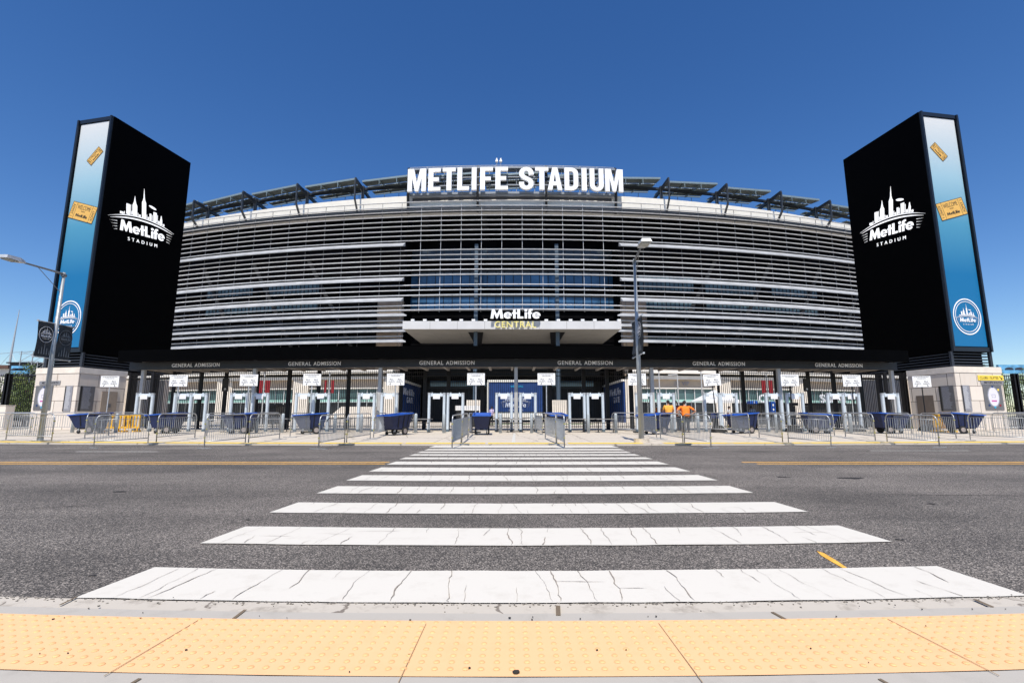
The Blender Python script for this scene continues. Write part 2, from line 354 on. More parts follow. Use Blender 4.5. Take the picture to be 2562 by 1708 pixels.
# band between two curved lines
def band(name, x0, x1, ya, yb, za, zb, m, fa, fb, nx=60, drop=0):
    v = []; f = []
    for i in range(nx + 1):
        x = x0 + (x1 - x0) * i / nx; v += [(x, ya + fa(x), za), (x, yb + fb(x), zb)]
        if drop: v += [(x, ya + fa(x), za - drop)]
    k = 3 if drop else 2
    for i in range(nx):
        a = i * k; f.append((a, a + k, a + k + 1, a + 1))
        if drop: f.append((a + 2, a + k + 2, a + k, a))
    mb = MB(); mb.add(v, f); o = mb.build(name, m)
    return struct(o)
flat = lambda x: 0
struct(MB().add([(-900, -300, -.02), (900, -300, -.02), (900, 1500, -.02), (-900, 1500, -.02)], [(0, 1, 2, 3)]).build('ground', M['earth']))
struct(MB().add([(-120, 2.2, 0), (120, 2.2, 0), (120, 24, 0), (-120, 24, 0)], [(0, 1, 2, 3)]).build('road', M['asphalt']))
Yg = yat(1513, 0); Yk = yat(1539, 0); Yt = yat(1559, 0); Yb = yat(1694, .01)
band('gutter', -120, 120, Yk, Yg, .004, .006, M['gutter'], near, near, 240)
band('kerb', -120, 120, Yt, Yk - .006, .012, .012, M['kerb'], near, near, 240)
band('pavement', -120, 120, -6, Yb - .004, .008, .012, M['kerb'], flat, near, 240)
tp = band('tactile_paving', -8, 8, Yb, Yt - .006, .014, .016, M['tactile'], near, near, 80)
tp['label'] = 'yellow tactile paving slab with rows of domes at the near kerb'
mb = MB(); rows = 9; dy = (Yt - Yb - .03) / rows
for j in range(rows):
    for i in range(-95, 96):
        x = i * .066; y = Yb + .03 + dy * (j + .5) + near(x) + .001 * i * 0; z = .0155; o = len(mb.v)
        for rr, zz in ((.0145, 0), (.011, .003), (.005, .0045)):
            for k in range(8): mb.v.append((x + rr * math.cos(k * .7854), y + rr * math.sin(k * .7854), z + zz))
        for q in range(2):
            for k in range(8): mb.f.append([o + q * 8 + k, o + q * 8 + (k + 1) % 8, o + q * 8 + 8 + (k + 1) % 8, o + q * 8 + 8 + k])
        mb.f.append([o + 16 + k for k in range(8)])
dm = mb.build('tactile_dome', M['dome'], None, True); dm.parent = tp; dm['kind'] = 'stuff'
# joints: thin dark grooves in slab, gutter and kerb
mb = MB()
for px0, py0, px1, py1 in ((1066, 1559, 997, 1706), (1648, 1558, 1758, 1706), (2220, 1547, 2500, 1689), (505, 1545, 260, 1690)):
    a = Vector((xat(px0, yat(py0, .018), .018), yat(py0, .018), .0185)); b = Vector((xat(px1, yat(py1, .018), .018), yat(py1, .018), .0185)); mb.bar(a, b, .0035, .001)
mb.build('tactile_joint', mat('joint_tan', (.36, .25, .13), .9), tp)
mb = MB()
for px0, py0, px1, py1, w in ((192, 1492, 150, 1512, .012), (1396, 1514, 1397, 1538, .025), (2438, 1498, 2483, 1517, .02), (614, 1524, 585, 1546, .018), (1932, 1530, 1965, 1548, .018), (350, 1696, 330, 1708, .015), (2200, 1697, 2220, 1708, .015)):
    z = .0155; a = Vector((xat(px0, yat(py0, z), z), yat(py0, z), z)); b = Vector((xat(px1, yat(py1, z), z), yat(py1, z), z)); mb.bar(a, b, w, .002)
struct(mb.build('kerb_joint', mat('joint_dark', (.16, .12, .08), .9)))
# grit and small litter lying on kerb and slab
mb = MB()
for i in range(55):
    x = random.uniform(-3.4, 3.4); y = random.choice((random.uniform(Yb, Yt), random.uniform(Yk, Yg + .02), random.uniform(Yt, Yk))) + near(x)
    r0 = random.choice((.003, .003, .004, .006)) * random.uniform(.6, 1.3); p = []
    for k in range(6): a = k * 1.047; p.append((x + r0 * random.uniform(.6, 1.3) * math.cos(a), y + r0 * random.uniform(.6, 1.3) * math.sin(a)))
    mb.prism(p, .004, z0=.017)
mb.prism([(xat(1290 + dx, yat(1679 + dyy, .02)), yat(1679 + dyy, .02)) for dx, dyy in ((-8, 0), (-4, 4), (3, 4), (9, 1), (6, -3), (-3, -3))], .006, z0=.017)
o = mb.build('grit', mat('dark_grit', (.03, .025, .02), .9)); tag(o, 'dark specks of gravel and gum scattered on the near kerb', 'grit', kind='stuff')

mb = MB(); er = random.Random(31)
for i in range(600):
    x = er.uniform(-4.2, 4.2); y = Yg + near(x) + abs(er.gauss(0, .03)) * -1 + .012; q = er.uniform(.003, .008)
    mb.prism([(x + q * er.uniform(.6, 1.2) * math.cos(k * 1.257), y + q * er.uniform(.6, 1.2) * math.sin(k * 1.257)) for k in range(5)], er.uniform(.002, .005), z0=.006)
o = mb.build('asphalt_crumbs', mat('crumb_grey', (.20, .18, .155), .9, var=.6, scale=60)); tag(o, 'loose asphalt crumbs along the edge of the near gutter', 'gravel', kind='stuff')
# crosswalk: twelve bars
nearY = [742, 481, 337, 247, 188, 146, 114, 89, 73, 60, 48, 36]; farY = [597, 402, 290, 214, 163, 127, 100, 81, 66, 54, 42, 31]
nearY = [1100 + v / 1.809 for v in nearY]; farY = [1100 + v / 1.809 for v in farY]
Lpx = [157, 486, 665, 787, 862, 920, 965, 998, 1022, 1042, 1060, 1072]; Rpx = [2625, 2261, 2038, 1896, 1802, 1732, 1677, 1636, 1605, 1582, 1565, 1550]
mb = MB()
for k in range(12):
    y0, y1 = yat(nearY[k], 0), yat(farY[k], 0)
    if k == 11: y1 = 18.05
    xl, xr = xat(Lpx[k], y0, 0), xat(Rpx[k], y0, 0); cv = (lambda x, k=k: .0118 * x * x * (1 - k / 14)) ; n = 24
    A = []; B = []
    for i in range(n + 1):
        x = xl + (xr - xl) * i / n; xx = x
        A.append((x, y0 + cv(x))); xx = xl + .045 + (xr - xl - .09) * i / n
        B.append((xx, y1 + cv(x)))
    # worn, slightly ragged edges
    A = [(x, y + random.uniform(-.008, .008)) for x, y in A]; B = [(x, y + random.uniform(-.008, .008)) for x, y in B]
    mb.add([(*p, .008) for p in A] + [(*p, .008) for p in B], [(i, i + 1, n + 2 + i, n + 1 + i) for i in range(n)])
struct(mb.build('crosswalk_marking', M['paint']))
mb = MB(); cr = random.Random(12)
def crack(x, ya, yb, w, slant):
    n = max(4, int(abs(yb - ya) / .05)); A = []; B = []; dx = 0; ph = cr.uniform(0, 6)
    for i in range(n + 1):
        q = i / n; dx += cr.uniform(-.013, .013) + slant * .05; ww = w * (.35 + .65 * abs(math.sin(q * 3.1 + ph))) * cr.uniform(.5, 1.2) * (.25 if i == n else 1)
        A.append((x + dx - ww / 2, ya + (yb - ya) * q)); B.append((x + dx + ww / 2, ya + (yb - ya) * q))
    o = len(mb.v); mb.v += [(*p, .0115) for p in A] + [(*p, .0115) for p in B]
    for i in range(n): mb.f.append([o + i, o + n + 1 + i, o + n + 2 + i, o + i + 1])
def hcrack(x, y, L, w):
    n = max(3, int(L / .05)); A = []; B = []; yy = y
    for i in range(n + 1):
        yy += cr.uniform(-.009, .009); ww = w * cr.uniform(.4, 1.1) * (.3 if i in (0, n) else 1); A.append((x + L * i / n, yy - ww / 2)); B.append((x + L * i / n, yy + ww / 2))
    o = len(mb.v); mb.v += [(*p, .0119) for p in A] + [(*p, .0119) for p in B]
    for i in range(n): mb.f.append([o + i, o + i + 1, o + n + 2 + i, o + n + 1 + i])
for k in range(9):
    y0, y1 = yat(nearY[k], 0), yat(farY[k], 0); xl, xr = xat(Lpx[k], y0, 0) + .25, xat(Rpx[k], y0, 0) - .2; x = xl
    while x < xr:
        c = .0118 * x * x * (1 - k / 14); a, b = y0 + c, y1 + c; t = cr.random(); w = cr.choice((.003, .0045, .006, .009)) * (1 + .12 * k)
        if t < .5: crack(x, b - .012, a + .012, w, cr.uniform(-.1, .1))
        elif t < .8: crack(x, b - .012, b - (b - a) * cr.uniform(.25, .75), w, cr.uniform(-.15, .15))
        else: crack(x, a + .012, a + (b - a) * cr.uniform(.2, .5), w, cr.uniform(-.15, .15))
        if cr.random() < .12: hcrack(x, a + (b - a) * cr.uniform(.25, .75), cr.uniform(.12, .45), w * .7)
        x += cr.uniform(.10, .34)
struct(mb.build('crosswalk_marking', mat('crack_fill', (.24, .205, .175), .9, var=.3, scale=30)))
mb = MB()
for ya, yb in ((11.27, 11.40), (11.66, 11.79)):
    mb.add([(-110, ya, .004), (xat(968, 11.5, 0), ya, .004), (xat(968, 11.5, 0), yb, .004), (-110, yb, .004)], [(0, 1, 2, 3)])
    xr = xat(1885 if ya < 11.5 else 1868, 11.5, 0)
    mb.add([(xr, ya, .004), (110, ya, .004), (110, yb, .004), (xr, yb, .004)], [(0, 1, 2, 3)])
struct(mb.build('centre_line', M['lineyellow']))
mb = MB()
for a, b, py in ((185, 391, 1129.8), (2182, 2431, 1127.5)):
    y = yat(py, 0); mb.add([(xat(a, y, 0), y, .004), (xat(b, y, 0), y, .004), (xat(b, y, 0), y + .12, .004), (xat(a, y, 0), y + .12, .004)], [(0, 1, 2, 3)])
struct(mb.build('lane_line', M['linewhite']))
mb = MB(); A = [(2043, 1378), (2062, 1384), (2092, 1402), (2120, 1421), (2108, 1421), (2080, 1405), (2055, 1390)]
mb.add([(xat(x, yat(y, 0), 0), yat(y, 0), .004) for x, y in A], [list(range(7))]); struct(mb.build('sprayed_mark', M['lineyellow']))
mb = MB(); sr = random.Random(5)
for px, py, w in ((2128, 1196, .22), (1960, 1193, .12), (232, 1440, .03), (1400, 1245, .05), (620, 1300, .04), (1720, 1330, .03), (2330, 1260, .06), (300, 1230, .10), (2250, 1350, .04)):
    y = yat(py, 0); x = xat(px, y, 0); mb.add([(x + w * sr.uniform(.6, 1.3) * math.cos(a), y + w * .5 * sr.uniform(.5, 1.2) * math.sin(a), .005) for a in [k * .5236 for k in range(12)]], [list(range(12))])
struct(mb.build('road_stain', mat('tar_spot', (.022, .019, .017), .8, var=.3)))
mb = MB()
for x0_, y0_, L_, sl_ in ((-9.5, 8.2, 4.2, .10), (5.2, 7.0, 5.5, -.05), (-14, 13.2, 7, .03), (9, 14.0, 6, .02), (-7.4, 5.4, 2.2, .35), (6.8, 4.9, 2.8, -.2)):
    n = 40; yy = y0_; A = []; B = []
    for i in range(n + 1):
        yy += sr.uniform(-.02, .02) + sl_ * L_ / n; ww = sr.uniform(.004, .011); A.append((x0_ + L_ * i / n, yy - ww, .003)); B.append((x0_ + L_ * i / n, yy + ww, .003))
    o_ = len(mb.v); mb.v += A + B; mb.f += [[o_ + i, o_ + i + 1, o_ + n + 2 + i, o_ + n + 1 + i] for i in range(n)]
struct(mb.build('road_crack', mat('crack_dark', (.03, .026, .023), .9)))

# plaza with a kerb step; its front edge bows away very gently
v = []; f = []; xs = [-130 + 260 * i / 130 for i in range(131)]; ys = [18.2, 18.45, 18.95, 22, 26, 30, 100]
for x in xs:
    c = far(x)
    for j, y in enumerate(ys): v.append((x, y + (c if j < 5 else 0), gz(y)))
for i in range(130):
    for j in range(6): a = i * 7 + j; v_ = 0; f.append((a, a + 7, a + 8, a + 1))
struct(MB().add(v, f).build('plaza', M['plaza']))
v = []; f = []
for x in xs: v += [(x, 18.2 + far(x), 0), (x, 18.2 + far(x), .06)]
for i in range(130): f.append((2 * i, 2 * i + 2, 2 * i + 3, 2 * i + 1))
struct(MB().add(v, f).build('kerb_face', M['plaza']))
mb = MB(); yl = yat(1108, .13)
n = 1800; A = []
for i in range(n + 1):
    x = -90 + 180 * i / n
    A += [(x, 18.24 + far(x), gz(18.24) + .006), (x, 18.80 + far(x), gz(18.8) + .006)]
fs = [(2 * i, 2 * i + 2, 2 * i + 3, 2 * i + 1) for i in range(n) if not (-.10 < (-90 + 180 * (i + .5) / n - 4.95) < .75) and (i + i // 90) % 31]
struct(MB().add(A, fs).build('kerb_line', M['kerbyellow']))
a, b = 18.85, 26.5
struct(MB().add([(xat(1280, a, .13), a, gz(a) + .006), (xat(1289, a, .13), a, gz(a) + .006), (xat(1290, b, .18), b, gz(b) + .006), (xat(1284, b, .18), b, gz(b) + .006)], [(0, 1, 2, 3)]).build('plaza_stripe', M['linewhite']))
mb = MB()
for x in [i * 3.05 - 45.7 for i in range(31)]: mb.bar((x, 19 + far(x), gz(19)), (x, 30, gz(30)), .02, .006)
for yy in (22.2, 25.6): 
    for i in range(60): x = -45 + i * 1.5; mb.bar((x, yy + far(x), gz(yy) + .001), (x + 1.5, yy + far(x + 1.5), gz(yy) + .001), .02, .004)
struct(mb.build('plaza_joint', mat('joint_mid', (.26, .22, .18), .9)))

# ------------------------------------------------------------------ skyline emblem drawn in a unit plane (about 1.5 wide)
def emblem(mb, mx, t, s=1.0, stadium=True):
    """skyline, swooshes, wordmark and name; origin at centre of the wordmark, unit = wordmark width"""
    def P(poly): mb.prism([(x * s, y * s) for x, y in poly], t, mx)
    def arcband(w, y0, sag, th, off):
        n = 18; A = []; B = []
        for i in range(n + 1):
            x = -w + 2 * w * i / n; e = 1 - abs(x / w) ** 3; y = y0 - sag * (x / w) ** 2
            A.append((x * s, (y - .0) * s)); B.append((x * s, (y + th * max(.12, e)) * s))
        mb.strip(A, B, t, mx)
    arcband(.70, .235, .10, .028, 0); arcband(.74, .30, .14, .018, 0)
    g = lambda x: .325 - .14 * (x / .74) ** 2
    def B_(x0, x1, h, top=None):
        y0 = g((x0 + x1) / 2); h *= .8; pts = [(x0, y0), (x1, y0), (x1, y0 + h)]
        if top: pts += top(x0, x1, y0 + h)
        pts += [(x0, y0 + h)]; P(pts)
    spire = lambda k: (lambda a, b, y: [(b - (b - a) * .2, y + .04), (b - (b - a) * .35, y + .09), ((a + b) / 2, y + k * .75), (a + (b - a) * .35, y + .09), (a + (b - a) * .2, y + .04)])
    B_(-.50, -.43, .06); B_(-.415, -.405, .07)
    B_(-.37, -.30, .27); B_(-.285, -.275, .26); B_(-.262, -.252, .10)
    B_(-.24, -.14, .26, spire(.26)); B_(-.125, -.115, .08); B_(-.10, -.06, .05)
    B_(-.03, .06, .40, spire(.40)); B_(.075, .085, .11); B_(.10, .13, .06)
    B_(.145, .185, .17); B_(.20, .21, .15)
    B_(.235, .31, .26); B_(.325, .335, .22); B_(.35, .385, .08)
    B_(.40, .445, .13, spire(.13)); B_(.46, .50, .06)
    P([(.13 + .17 * (1 + math.cos(a)) / 2 + .0, .60 + .026 * math.sin(a) - .02 * math.cos(a)) for a in [i * math.pi / 8 for i in range(16)]])
    wordmark(mb, mx @ Matrix.Translation((0, .045 * s, 0)), 1.0 * s, .22 * s, t)
    if stadium: put_text(mb, 'STADIUM', mx @ Matrix.Translation((0, -.20 * s, 0)), w=.66 * s, h=.07 * s, extrude=t / 2, offset=0, space=1.9)
    for q in range(4):
        for sg in (-1, 1): P([(sg * (.56), .10 - q * .055), (sg * (.70 - q * .02), .085 - q * .055), (sg * .56, .108 - q * .055)])

# ------------------------------------------------------------------ the stadium
RAD = 181.0
def arcY(x, off=0): return 70 + RAD - math.sqrt(RAD * RAD - x * x) + off
BAY = 3.08; NB = 24
XS = [BAY * (i + .5) for i in range(-NB, NB)]
st = thing('stadium', (0, 72, .19), 'huge curved stadium front screened by rows of horizontal metal louvres', 'stadium')
def sweep(xs, prof, mb=None, slant=0):      # profile (out, z): out>0 towards the street
    mb = mb or MB(); n = len(prof); o = len(mb.v)
    for i, x in enumerate(xs):
        for d, z in prof:
            xx = x
            if slant and i == len(xs) - 1: xx = x + slant * d
            if slant and i == 0 and False: xx = x
            mb.v.append((xx, arcY(x) - d, z))
    for i in range(len(xs) - 1):
        for k in range(n):
            a = o + i * n + k; b = o + i * n + (k + 1) % n; mb.f.append([a, b, b + n, a + n])
    mb.f.append([o + k for k in range(n)]); mb.f.append([o + (len(xs) - 1) * n + k for k in range(n)][::-1]); return mb
ROW = lambda k: 33.5 - .773 * k
WIDE = (9, 16, 20, 23, 25, 26, 28)
thin = lambda z, h=.14, d=.24: [(d, z - h / 2), (d + .06, z), (d, z + h / 2), (0, z + h / 2), (0, z - h / 2)]
wide = lambda z, d=.95: [(d * .8, z - .24), (d * .8, z - .06), (.02, z + .50), (.02, z - .05)]
XC = 16.2
for k in range(30):
    z = ROW(k)
    if k <= 22 and k not in WIDE:
        sweep(XS, thin(z, .105 if k < 12 else .135, .15 if k < 22 else .6)).build('louvre_blade', M['aluthin'], st)
    else:
        xi = XC + (.3 if k > 22 else 0) ; xsr = [xi] + [x for x in XS if x > xi + .5]
        p = wide(z, 1.5 if k > 22 else .95) if k in WIDE else thin(z, .14, .6 if k > 22 else .2)
        for sg in (-1, 1):
            mb = MB(); sweep(xsr, p, mb)
            # the inner end is cut on a slant
            for q in range(len(p)):
                x, y, zz = mb.v[q]; mb.v[q] = (x - (.9 if k > 22 else .35) * max(0, p[q][0]) * (1 if k > 22 else -.6), y, zz)
            if sg < 0: mb.v = [(-x, y, zz) for x, y, zz in mb.v]
            mb.build('louvre_blade', M['alu'], st)
for x in XS:
    lo = ROW(29) - .3 if abs(x) > XC else ROW(22) - .25
    y = arcY(x, .03); MB().box(x - .022, x + .022, y, y + .10, lo, ROW(0) + .1).build('mullion', M['aluthin'] if abs(x) < XC else mat('dull_mullion', (.16, .16, .17), .5, .3), st)
# body behind the screen
for sg in (-1, 1):
    xs = [sg * x for x in ([XC + 1.2] + [x for x in XS if x > XC + 2])]
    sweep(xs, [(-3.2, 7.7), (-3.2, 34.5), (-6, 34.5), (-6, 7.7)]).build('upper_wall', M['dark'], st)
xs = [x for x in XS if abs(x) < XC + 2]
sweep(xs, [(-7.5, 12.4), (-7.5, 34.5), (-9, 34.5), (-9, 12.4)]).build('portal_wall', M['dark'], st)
sweep(XS, [(-1.6, 32.4), (-1.6, 35.45), (-2.1, 35.6), (-2.6, 35.45), (-2.6, 32.4)]).build('parapet', M['parapet'], st)
sweep(XS, [(-.35, 32.35), (-.35, 32.75), (-1.5, 32.75), (-1.5, 32.35)]).build('walkway', M['steel'], st)
# windows: bands in the portal, smaller ones on the wings
def winband(xs, out, z0, z1, gm, fm, step=1.43, name='window_band'):
    mb = MB(); sweep(xs, [(out, z0), (out, z1), (out - .1, z1), (out - .1, z0)], mb); w = mb.build(name, gm, st)
    mb = MB(); x = min(xs)
    while x <= max(xs):
        mb.box(x - .05, x + .05, arcY(x) - out - .06, arcY(x) - out, z0, z1); x += step
    for z_ in (z0, z1): sweep(xs, [(out + .08, z_ - .04), (out + .08, z_ + .04), (out + .02, z_ + .04), (out + .02, z_ - .04)], mb)
    mb.build('window_frame', fm, w)
xs5 = [x for x in XS if abs(x) < XC + 1]
for z0, z1 in ((22.0, 24.0), (18.0, 20.3)):
    winband(xs5, -7.35, z0, z1, M['glassblue'], M['blackm'], 1.43)
    winband(xs5, -7.35, z0 + (z1 - z0) + .12, z1 + .6, mat('grey_spandrel', (.08, .09, .10), .5), M['blackm'], 1.43)
winband(xs5, -7.35, 26.5, 28.6, mat('grey_glass', (.03, .04, .05), .2, var=.4, scale=.3), M['blackm'], 1.43)
for sg in (-1, 1):
    for a, b, z0, z1 in ((20, 29, 20.6, 23.1), (20, 29, 17.6, 19.0), (20.5, 29, 14.6, 15.4), (31, 40, 20.5, 22.5), (31, 52, 17.8, 18.8), (21, 52, 12.6, 13.2), (43, 52, 20.8, 22.2)):
        if sg < 0 and a < 30 and z0 > 16: continue
        xs = [sg * (a + (b - a) * i / 4) for i in range(5)]
        winband(sorted(xs), -3.1, z0, z1, mat('teal_glass', (.075, .12, .14), .2, var=.5, scale=.4), M['blackm'], .72)
    # beige pier at the portal edge
    xs = [sg * (XC + .6), sg * (XC + 4.4)]
    sweep(xs, [(-1.6, 7.0), (-1.6, 18.6), (-3.0, 18.6), (-3.0, 7.0)]).build('stone_pier', mat('pier_panels', (.34, .27, .21), .8, var=.12, scale=1.2), st)
    MB().box(sg * (XC + 1.0) - .5, sg * (XC + 1.0) + .5, 74.0, 86, 5, 34).build('portal_side_wall', M['dark'], st)
    MB().box(sg * 15.9 - .5, sg * 15.9 + .5, 72.6, 86, .19, 7.7).build('recess_side_wall', M['dark'], st)
# diagonal seating rakers seen darkly behind the blades
for sg in (-1, 1):
    for x in (24, 34, 44, 54):
        MB().bar((sg * x, arcY(x, 2.9), 10), (sg * (x + 9), arcY(x + 9, 2.9), 26), .3, .5).build('raking_beam', mat('raker_dark', (.012, .013, .016), .7), st)
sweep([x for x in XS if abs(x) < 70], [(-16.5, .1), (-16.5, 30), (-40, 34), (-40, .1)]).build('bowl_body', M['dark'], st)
# roof canopy: outriggers, long beam and perforated panels
bx = [xat(p, 76, 37) for p in (425, 554, 700, 851, 1005)]
bx = [-x for x in reversed([abs(b) for b in bx])]; bays = sorted(bx + [-b for b in bx] + [-5.4, 5.4]); step = 9.7
bays = [i * step for i in range(-7, 8)]
bays = [x - step / 2 for x in bays] + [bays[-1] + step / 2]
for x in bays:
    mb = MB(); y0 = arcY(x)
    if abs(x) < 12: hgt = 0
    if abs(x) < 17.5: continue
    path = [(x, y0 + .6, 32.6), (x, y0 - 1.0, 34.4), (x, y0 - 1.1, 37.5)]
    mb.bar(path[0], path[1], .36, .2, (1, 0, 0)); mb.bar(path[1], path[2], .34, .18, (1, 0, 0))
    mb.bar(path[2], (x, y0 + 9, 37.9), .55, .24, (1, 0, 0)); mb.bar((x, y0 + 2.8, 32.6), (x, y0 + 2.8, 38.2), .4, .4)
    mb.build('roof_outrigger', M['steel'], st)
for i in range(len(bays) - 1):
    a, b = bays[i], bays[i + 1]; ya, yb = arcY(a), arcY(b); mb = MB(); dz = .25
    a2, b2 = a + .5, b - .7
    q = lambda x, y, z: (x, y, z)
    for o0, o1 in ((.8, 3.0), (3.5, 5.3), (6.2, 7.6)):
        za, zb_ = 38.1 + (o0 - .8) * .19, 38.1 + (o1 - .8) * .19
        v = [q(a2, arcY(a2) + o0, za - dz), q(b2, arcY(b2) + o0, za + dz), q(b2, arcY(b2) + o1, zb_ + dz), q(a2, arcY(a2) + o1, zb_ - dz)]
        mb.add(v + [(x, y, z + .12) for x, y, z in v], [(3, 2, 1, 0), (4, 5, 6, 7), (0, 1, 5, 4), (1, 2, 6, 5), (2, 3, 7, 6), (3, 0, 4, 7)])
    pn = mb.build('mesh_canopy_panel', M['meshp'], st)
    mb = MB(); mb.bar((a2, arcY(a2) + .75, 38.25 - dz), (b2, arcY(b2) + .75, 38.25 + dz), .12, .3)
    for t in (.33, .66): 
        x = a2 + (b2 - a2) * t; mb.bar((x, arcY(x) + .9, 37.95), (x, arcY(x) + 7.9, 39.3), .12, .22)
        mb.bar((x, arcY(x) + .7, 37.3), (x, arcY(x) + .7, 38.2), .07, .07)
    mb.bar((a2, arcY(a2) + 7.9, 39.2), (b2, arcY(b2) + 7.9, 39.6), .12, .2)
    for t in (.2, .5, .8):
        x = a2 + (b2 - a2) * t; mb.bar((x, arcY(x) + 7.9, 36.2), (x, arcY(x) + 7.9, 39.3), .07, .07)
    mb.bar((a2, arcY(a2) + 7.9, 37.3), (b2, arcY(b2) + 7.9, 37.3), .09, .09)
    mb.build('panel_frame', mat('blue_grey_steel', (.20, .26, .29), .4, .2), pn)
    mb = MB(); mb.bar((a, ya + 3.4, 38.0), (b, yb + 3.4, 38.0), .35, .4); mb.build('roof_beam', M['steel'], st)
for o in st.children:      # the roofline sinks gently towards both ends of the front
    if o.name.split('.')[0] in ('parapet', 'roof_outrigger', 'mesh_canopy_panel', 'roof_beam'):
        for q in [o] + list(o.children):
            for v_ in q.data.vertices:
                if v_.co.z + .19 > 34.2: v_.co.z -= .00032 * v_.co.x ** 2
# rear stand glimpsed above parapet in the middle: sign gantry
# ground-floor front: bands, wall and shopfronts of both wings
for sg in (-1, 1):
    xs = [sg * x for x in ([XC + .8] + [x for x in XS if x > XC + 2])]
    for nm, out, z0, z1, m, dp in (('white_eave', 1.6, 7.15, 7.6, M['cream'], 3.5), ('eave_shadow_wall', -.8, 6.85, 7.15, M['steel'], 1), ('white_band', .9, 6.35, 6.85, M['cream'], 3),
                                   ('lintel_wall', .25, 5.15, 6.35, M['beige'], 2), ('cream_lintel', .4, 5.0, 5.15, M['cream'], 2),
                                   ('storefront_glass', 0, 3.45, 5.0, M['glass'], .2), ('green_transom', .05, 3.1, 3.45, M['glassgreen'], .2), ('shop_interior', 0, .19, 3.1, mat('dark_shop', (.02, .022, .024), .3, var=.6, scale=.5), .3)):
        sweep(xs, [(out, z0), (out, z1), (out - dp, z1), (out - dp, z0)]).build(nm, m, st)
    mb = MB()
    x = XC + 2
    while x < 70:
        mb.box(sg * x - .06, sg * x + .06, arcY(x) - .14, arcY(x) - .02, .19, 5.0); x += 1.45
    for a in (3.08, 5.0): sweep(xs, [(.16, a - .07), (.16, a + .02), (.06, a + .02), (.06, a - .07)], mb)
    mb.build('storefront_mullions', M['mullion'], st)
    for x in (17.35, 31.2, 44.1, 60):
        w = 2.3
        y = arcY(x) - .75; MB().box(sg * x - w / 2, sg * x + w / 2, y, y + 1.2, .19, 6.3).build('wall_pier', M['stonew'], st)
# WEST VIP lettering right of the portal
xv = xat(1704, 70, 6); y = arcY(xv) - .26
put_text(MB(), 'WEST VIP', frame((xv, y - .04, 5.78), (1, 0, 0), (0, 0, 1)), w=3.3, h=.62, extrude=.03, offset=.02).build('wall_lettering', mat('grey_letter', (.26, .25, .27), .5), st)
# portal canopy
Yc0, Yc1, XH = 62.0, 75.0, 14.2; zc0, zc1 = zat(823, Yc0), zat(803, Yc0)
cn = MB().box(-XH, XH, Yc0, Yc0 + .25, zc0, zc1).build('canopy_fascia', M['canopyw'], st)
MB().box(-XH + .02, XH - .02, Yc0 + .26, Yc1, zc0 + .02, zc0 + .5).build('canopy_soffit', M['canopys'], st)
mb = MB()
for x in [-XH + 2 * XH * i / 8 for i in range(1, 8)]: mb.box(x - .02, x + .02, Yc0 - .004, Yc0 + .002, zc0 + .02, zc1 - .02); mb.box(x - .02, x + .02, Yc0 + .3, Yc1 - .1, zc0 + .012, zc0 + .022)
mb.build('panel_joint', mat('joint_grey', (.2, .2, .2), .7), cn)
for i in range(18):
    px = 1034 + i * 30.2
    if 1220 < px < 1350: continue
    x = xat(px, Yc0 + 1, zc1); mb = MB().box(x - .22, x + .22, Yc0 + .5, Yc0 + .9, zc1 + .12, zc1 + .36).box(x - .04, x + .04, Yc0 + .62, Yc0 + .72, zc1 - .3, zc1 + .12)
    mb.build('floodlight', M['white'], cn)
for px in (1188.5, 1397):
    x = xat(px, 72.7, 5)
    MB().box(x - .27, x + .27, 72.4, 73.0, 3.1, 27.5).build('portal_column', mat('blue_grey_column', (.055, .085, .12), .5, var=.1), st)
    xf = xat(px, 64.2, 5); MB().box(xf - .24, xf + .24, 64.0, 64.45, 3.1, zc0).build('portal_column', mat('blue_grey_column', (.055, .085, .12), .5, var=.1), st)
    MB().box(xf - 1.0, xf + 1.0, 63.3, 65.2, .19, 3.1).build('column_pedestal', M['stonew'], st)
    MB().add([(xf - 1.0, 64.5, zc0 - .06), (xf + 1.0, 64.5, zc0 - .06), (xf + .45, 70, zc0 - .95), (xf - .45, 70, zc0 - .95), (xf - 1.0, 64.5, zc0 + .01), (xf + 1.0, 64.5, zc0 + .01), (xf + .45, 70, zc0 + .01), (xf - .45, 70, zc0 + .01)],
             [(0, 1, 2, 3), (0, 1, 5, 4), (1, 2, 6, 5), (2, 3, 7, 6), (3, 0, 4, 7), (4, 5, 6, 7)]).build('column_bracket', M['blackm'], st)
# portal recess at ground level
MB().box(-15.3, 15.3, 84, 84.5, .19, 12.5).build('portal_back_wall', mat('recess_wall', (.012, .014, .018), .6, var=.5, scale=.6), st)
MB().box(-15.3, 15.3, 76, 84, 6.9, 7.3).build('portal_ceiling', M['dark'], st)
mb = MB()
for i in range(14): x = -13.5 + 27 * i / 13; mb.box(x - .06, x + .06, 82, 82.1, .19, 6.5)
mb.box(-14, 14, 82, 82.1, 5.6, 5.8); mb.build('inner_gate', M['steel'], st)
mb = MB().box(-13.8, 13.8, 81.9, 81.98, 5.95, 7.0); mb.build('clerestory_glass', M['glassblue'], st)
for sg in (-1, 1):
    b = MB().box(sg * 15.2 - .15, sg * 15.2 + .15, 66.2, 80, .19, 5.7).build('blue_side_wall', M['blue'], st)
    MB().box(sg * 15.2 - .3, sg * 15.2 + .3, 66.1, 80, 5.72, 6.0).build('white_coping', M['cream'], st)
    mb = MB(); fr = frame((sg * 15.2 - sg * .17, 71.2, 4.5), (0, -sg, 0), (0, 0, 1))
    wordmark(mb, fr, 7.5, .95, .02)
    put_text(mb, 'GATE', fr @ Matrix.Translation((.8, -1.15, 0)), w=4.6, h=.8, extrude=.01, offset=.02)
    mb.build('wall_lettering', M['palevinyl'], b)

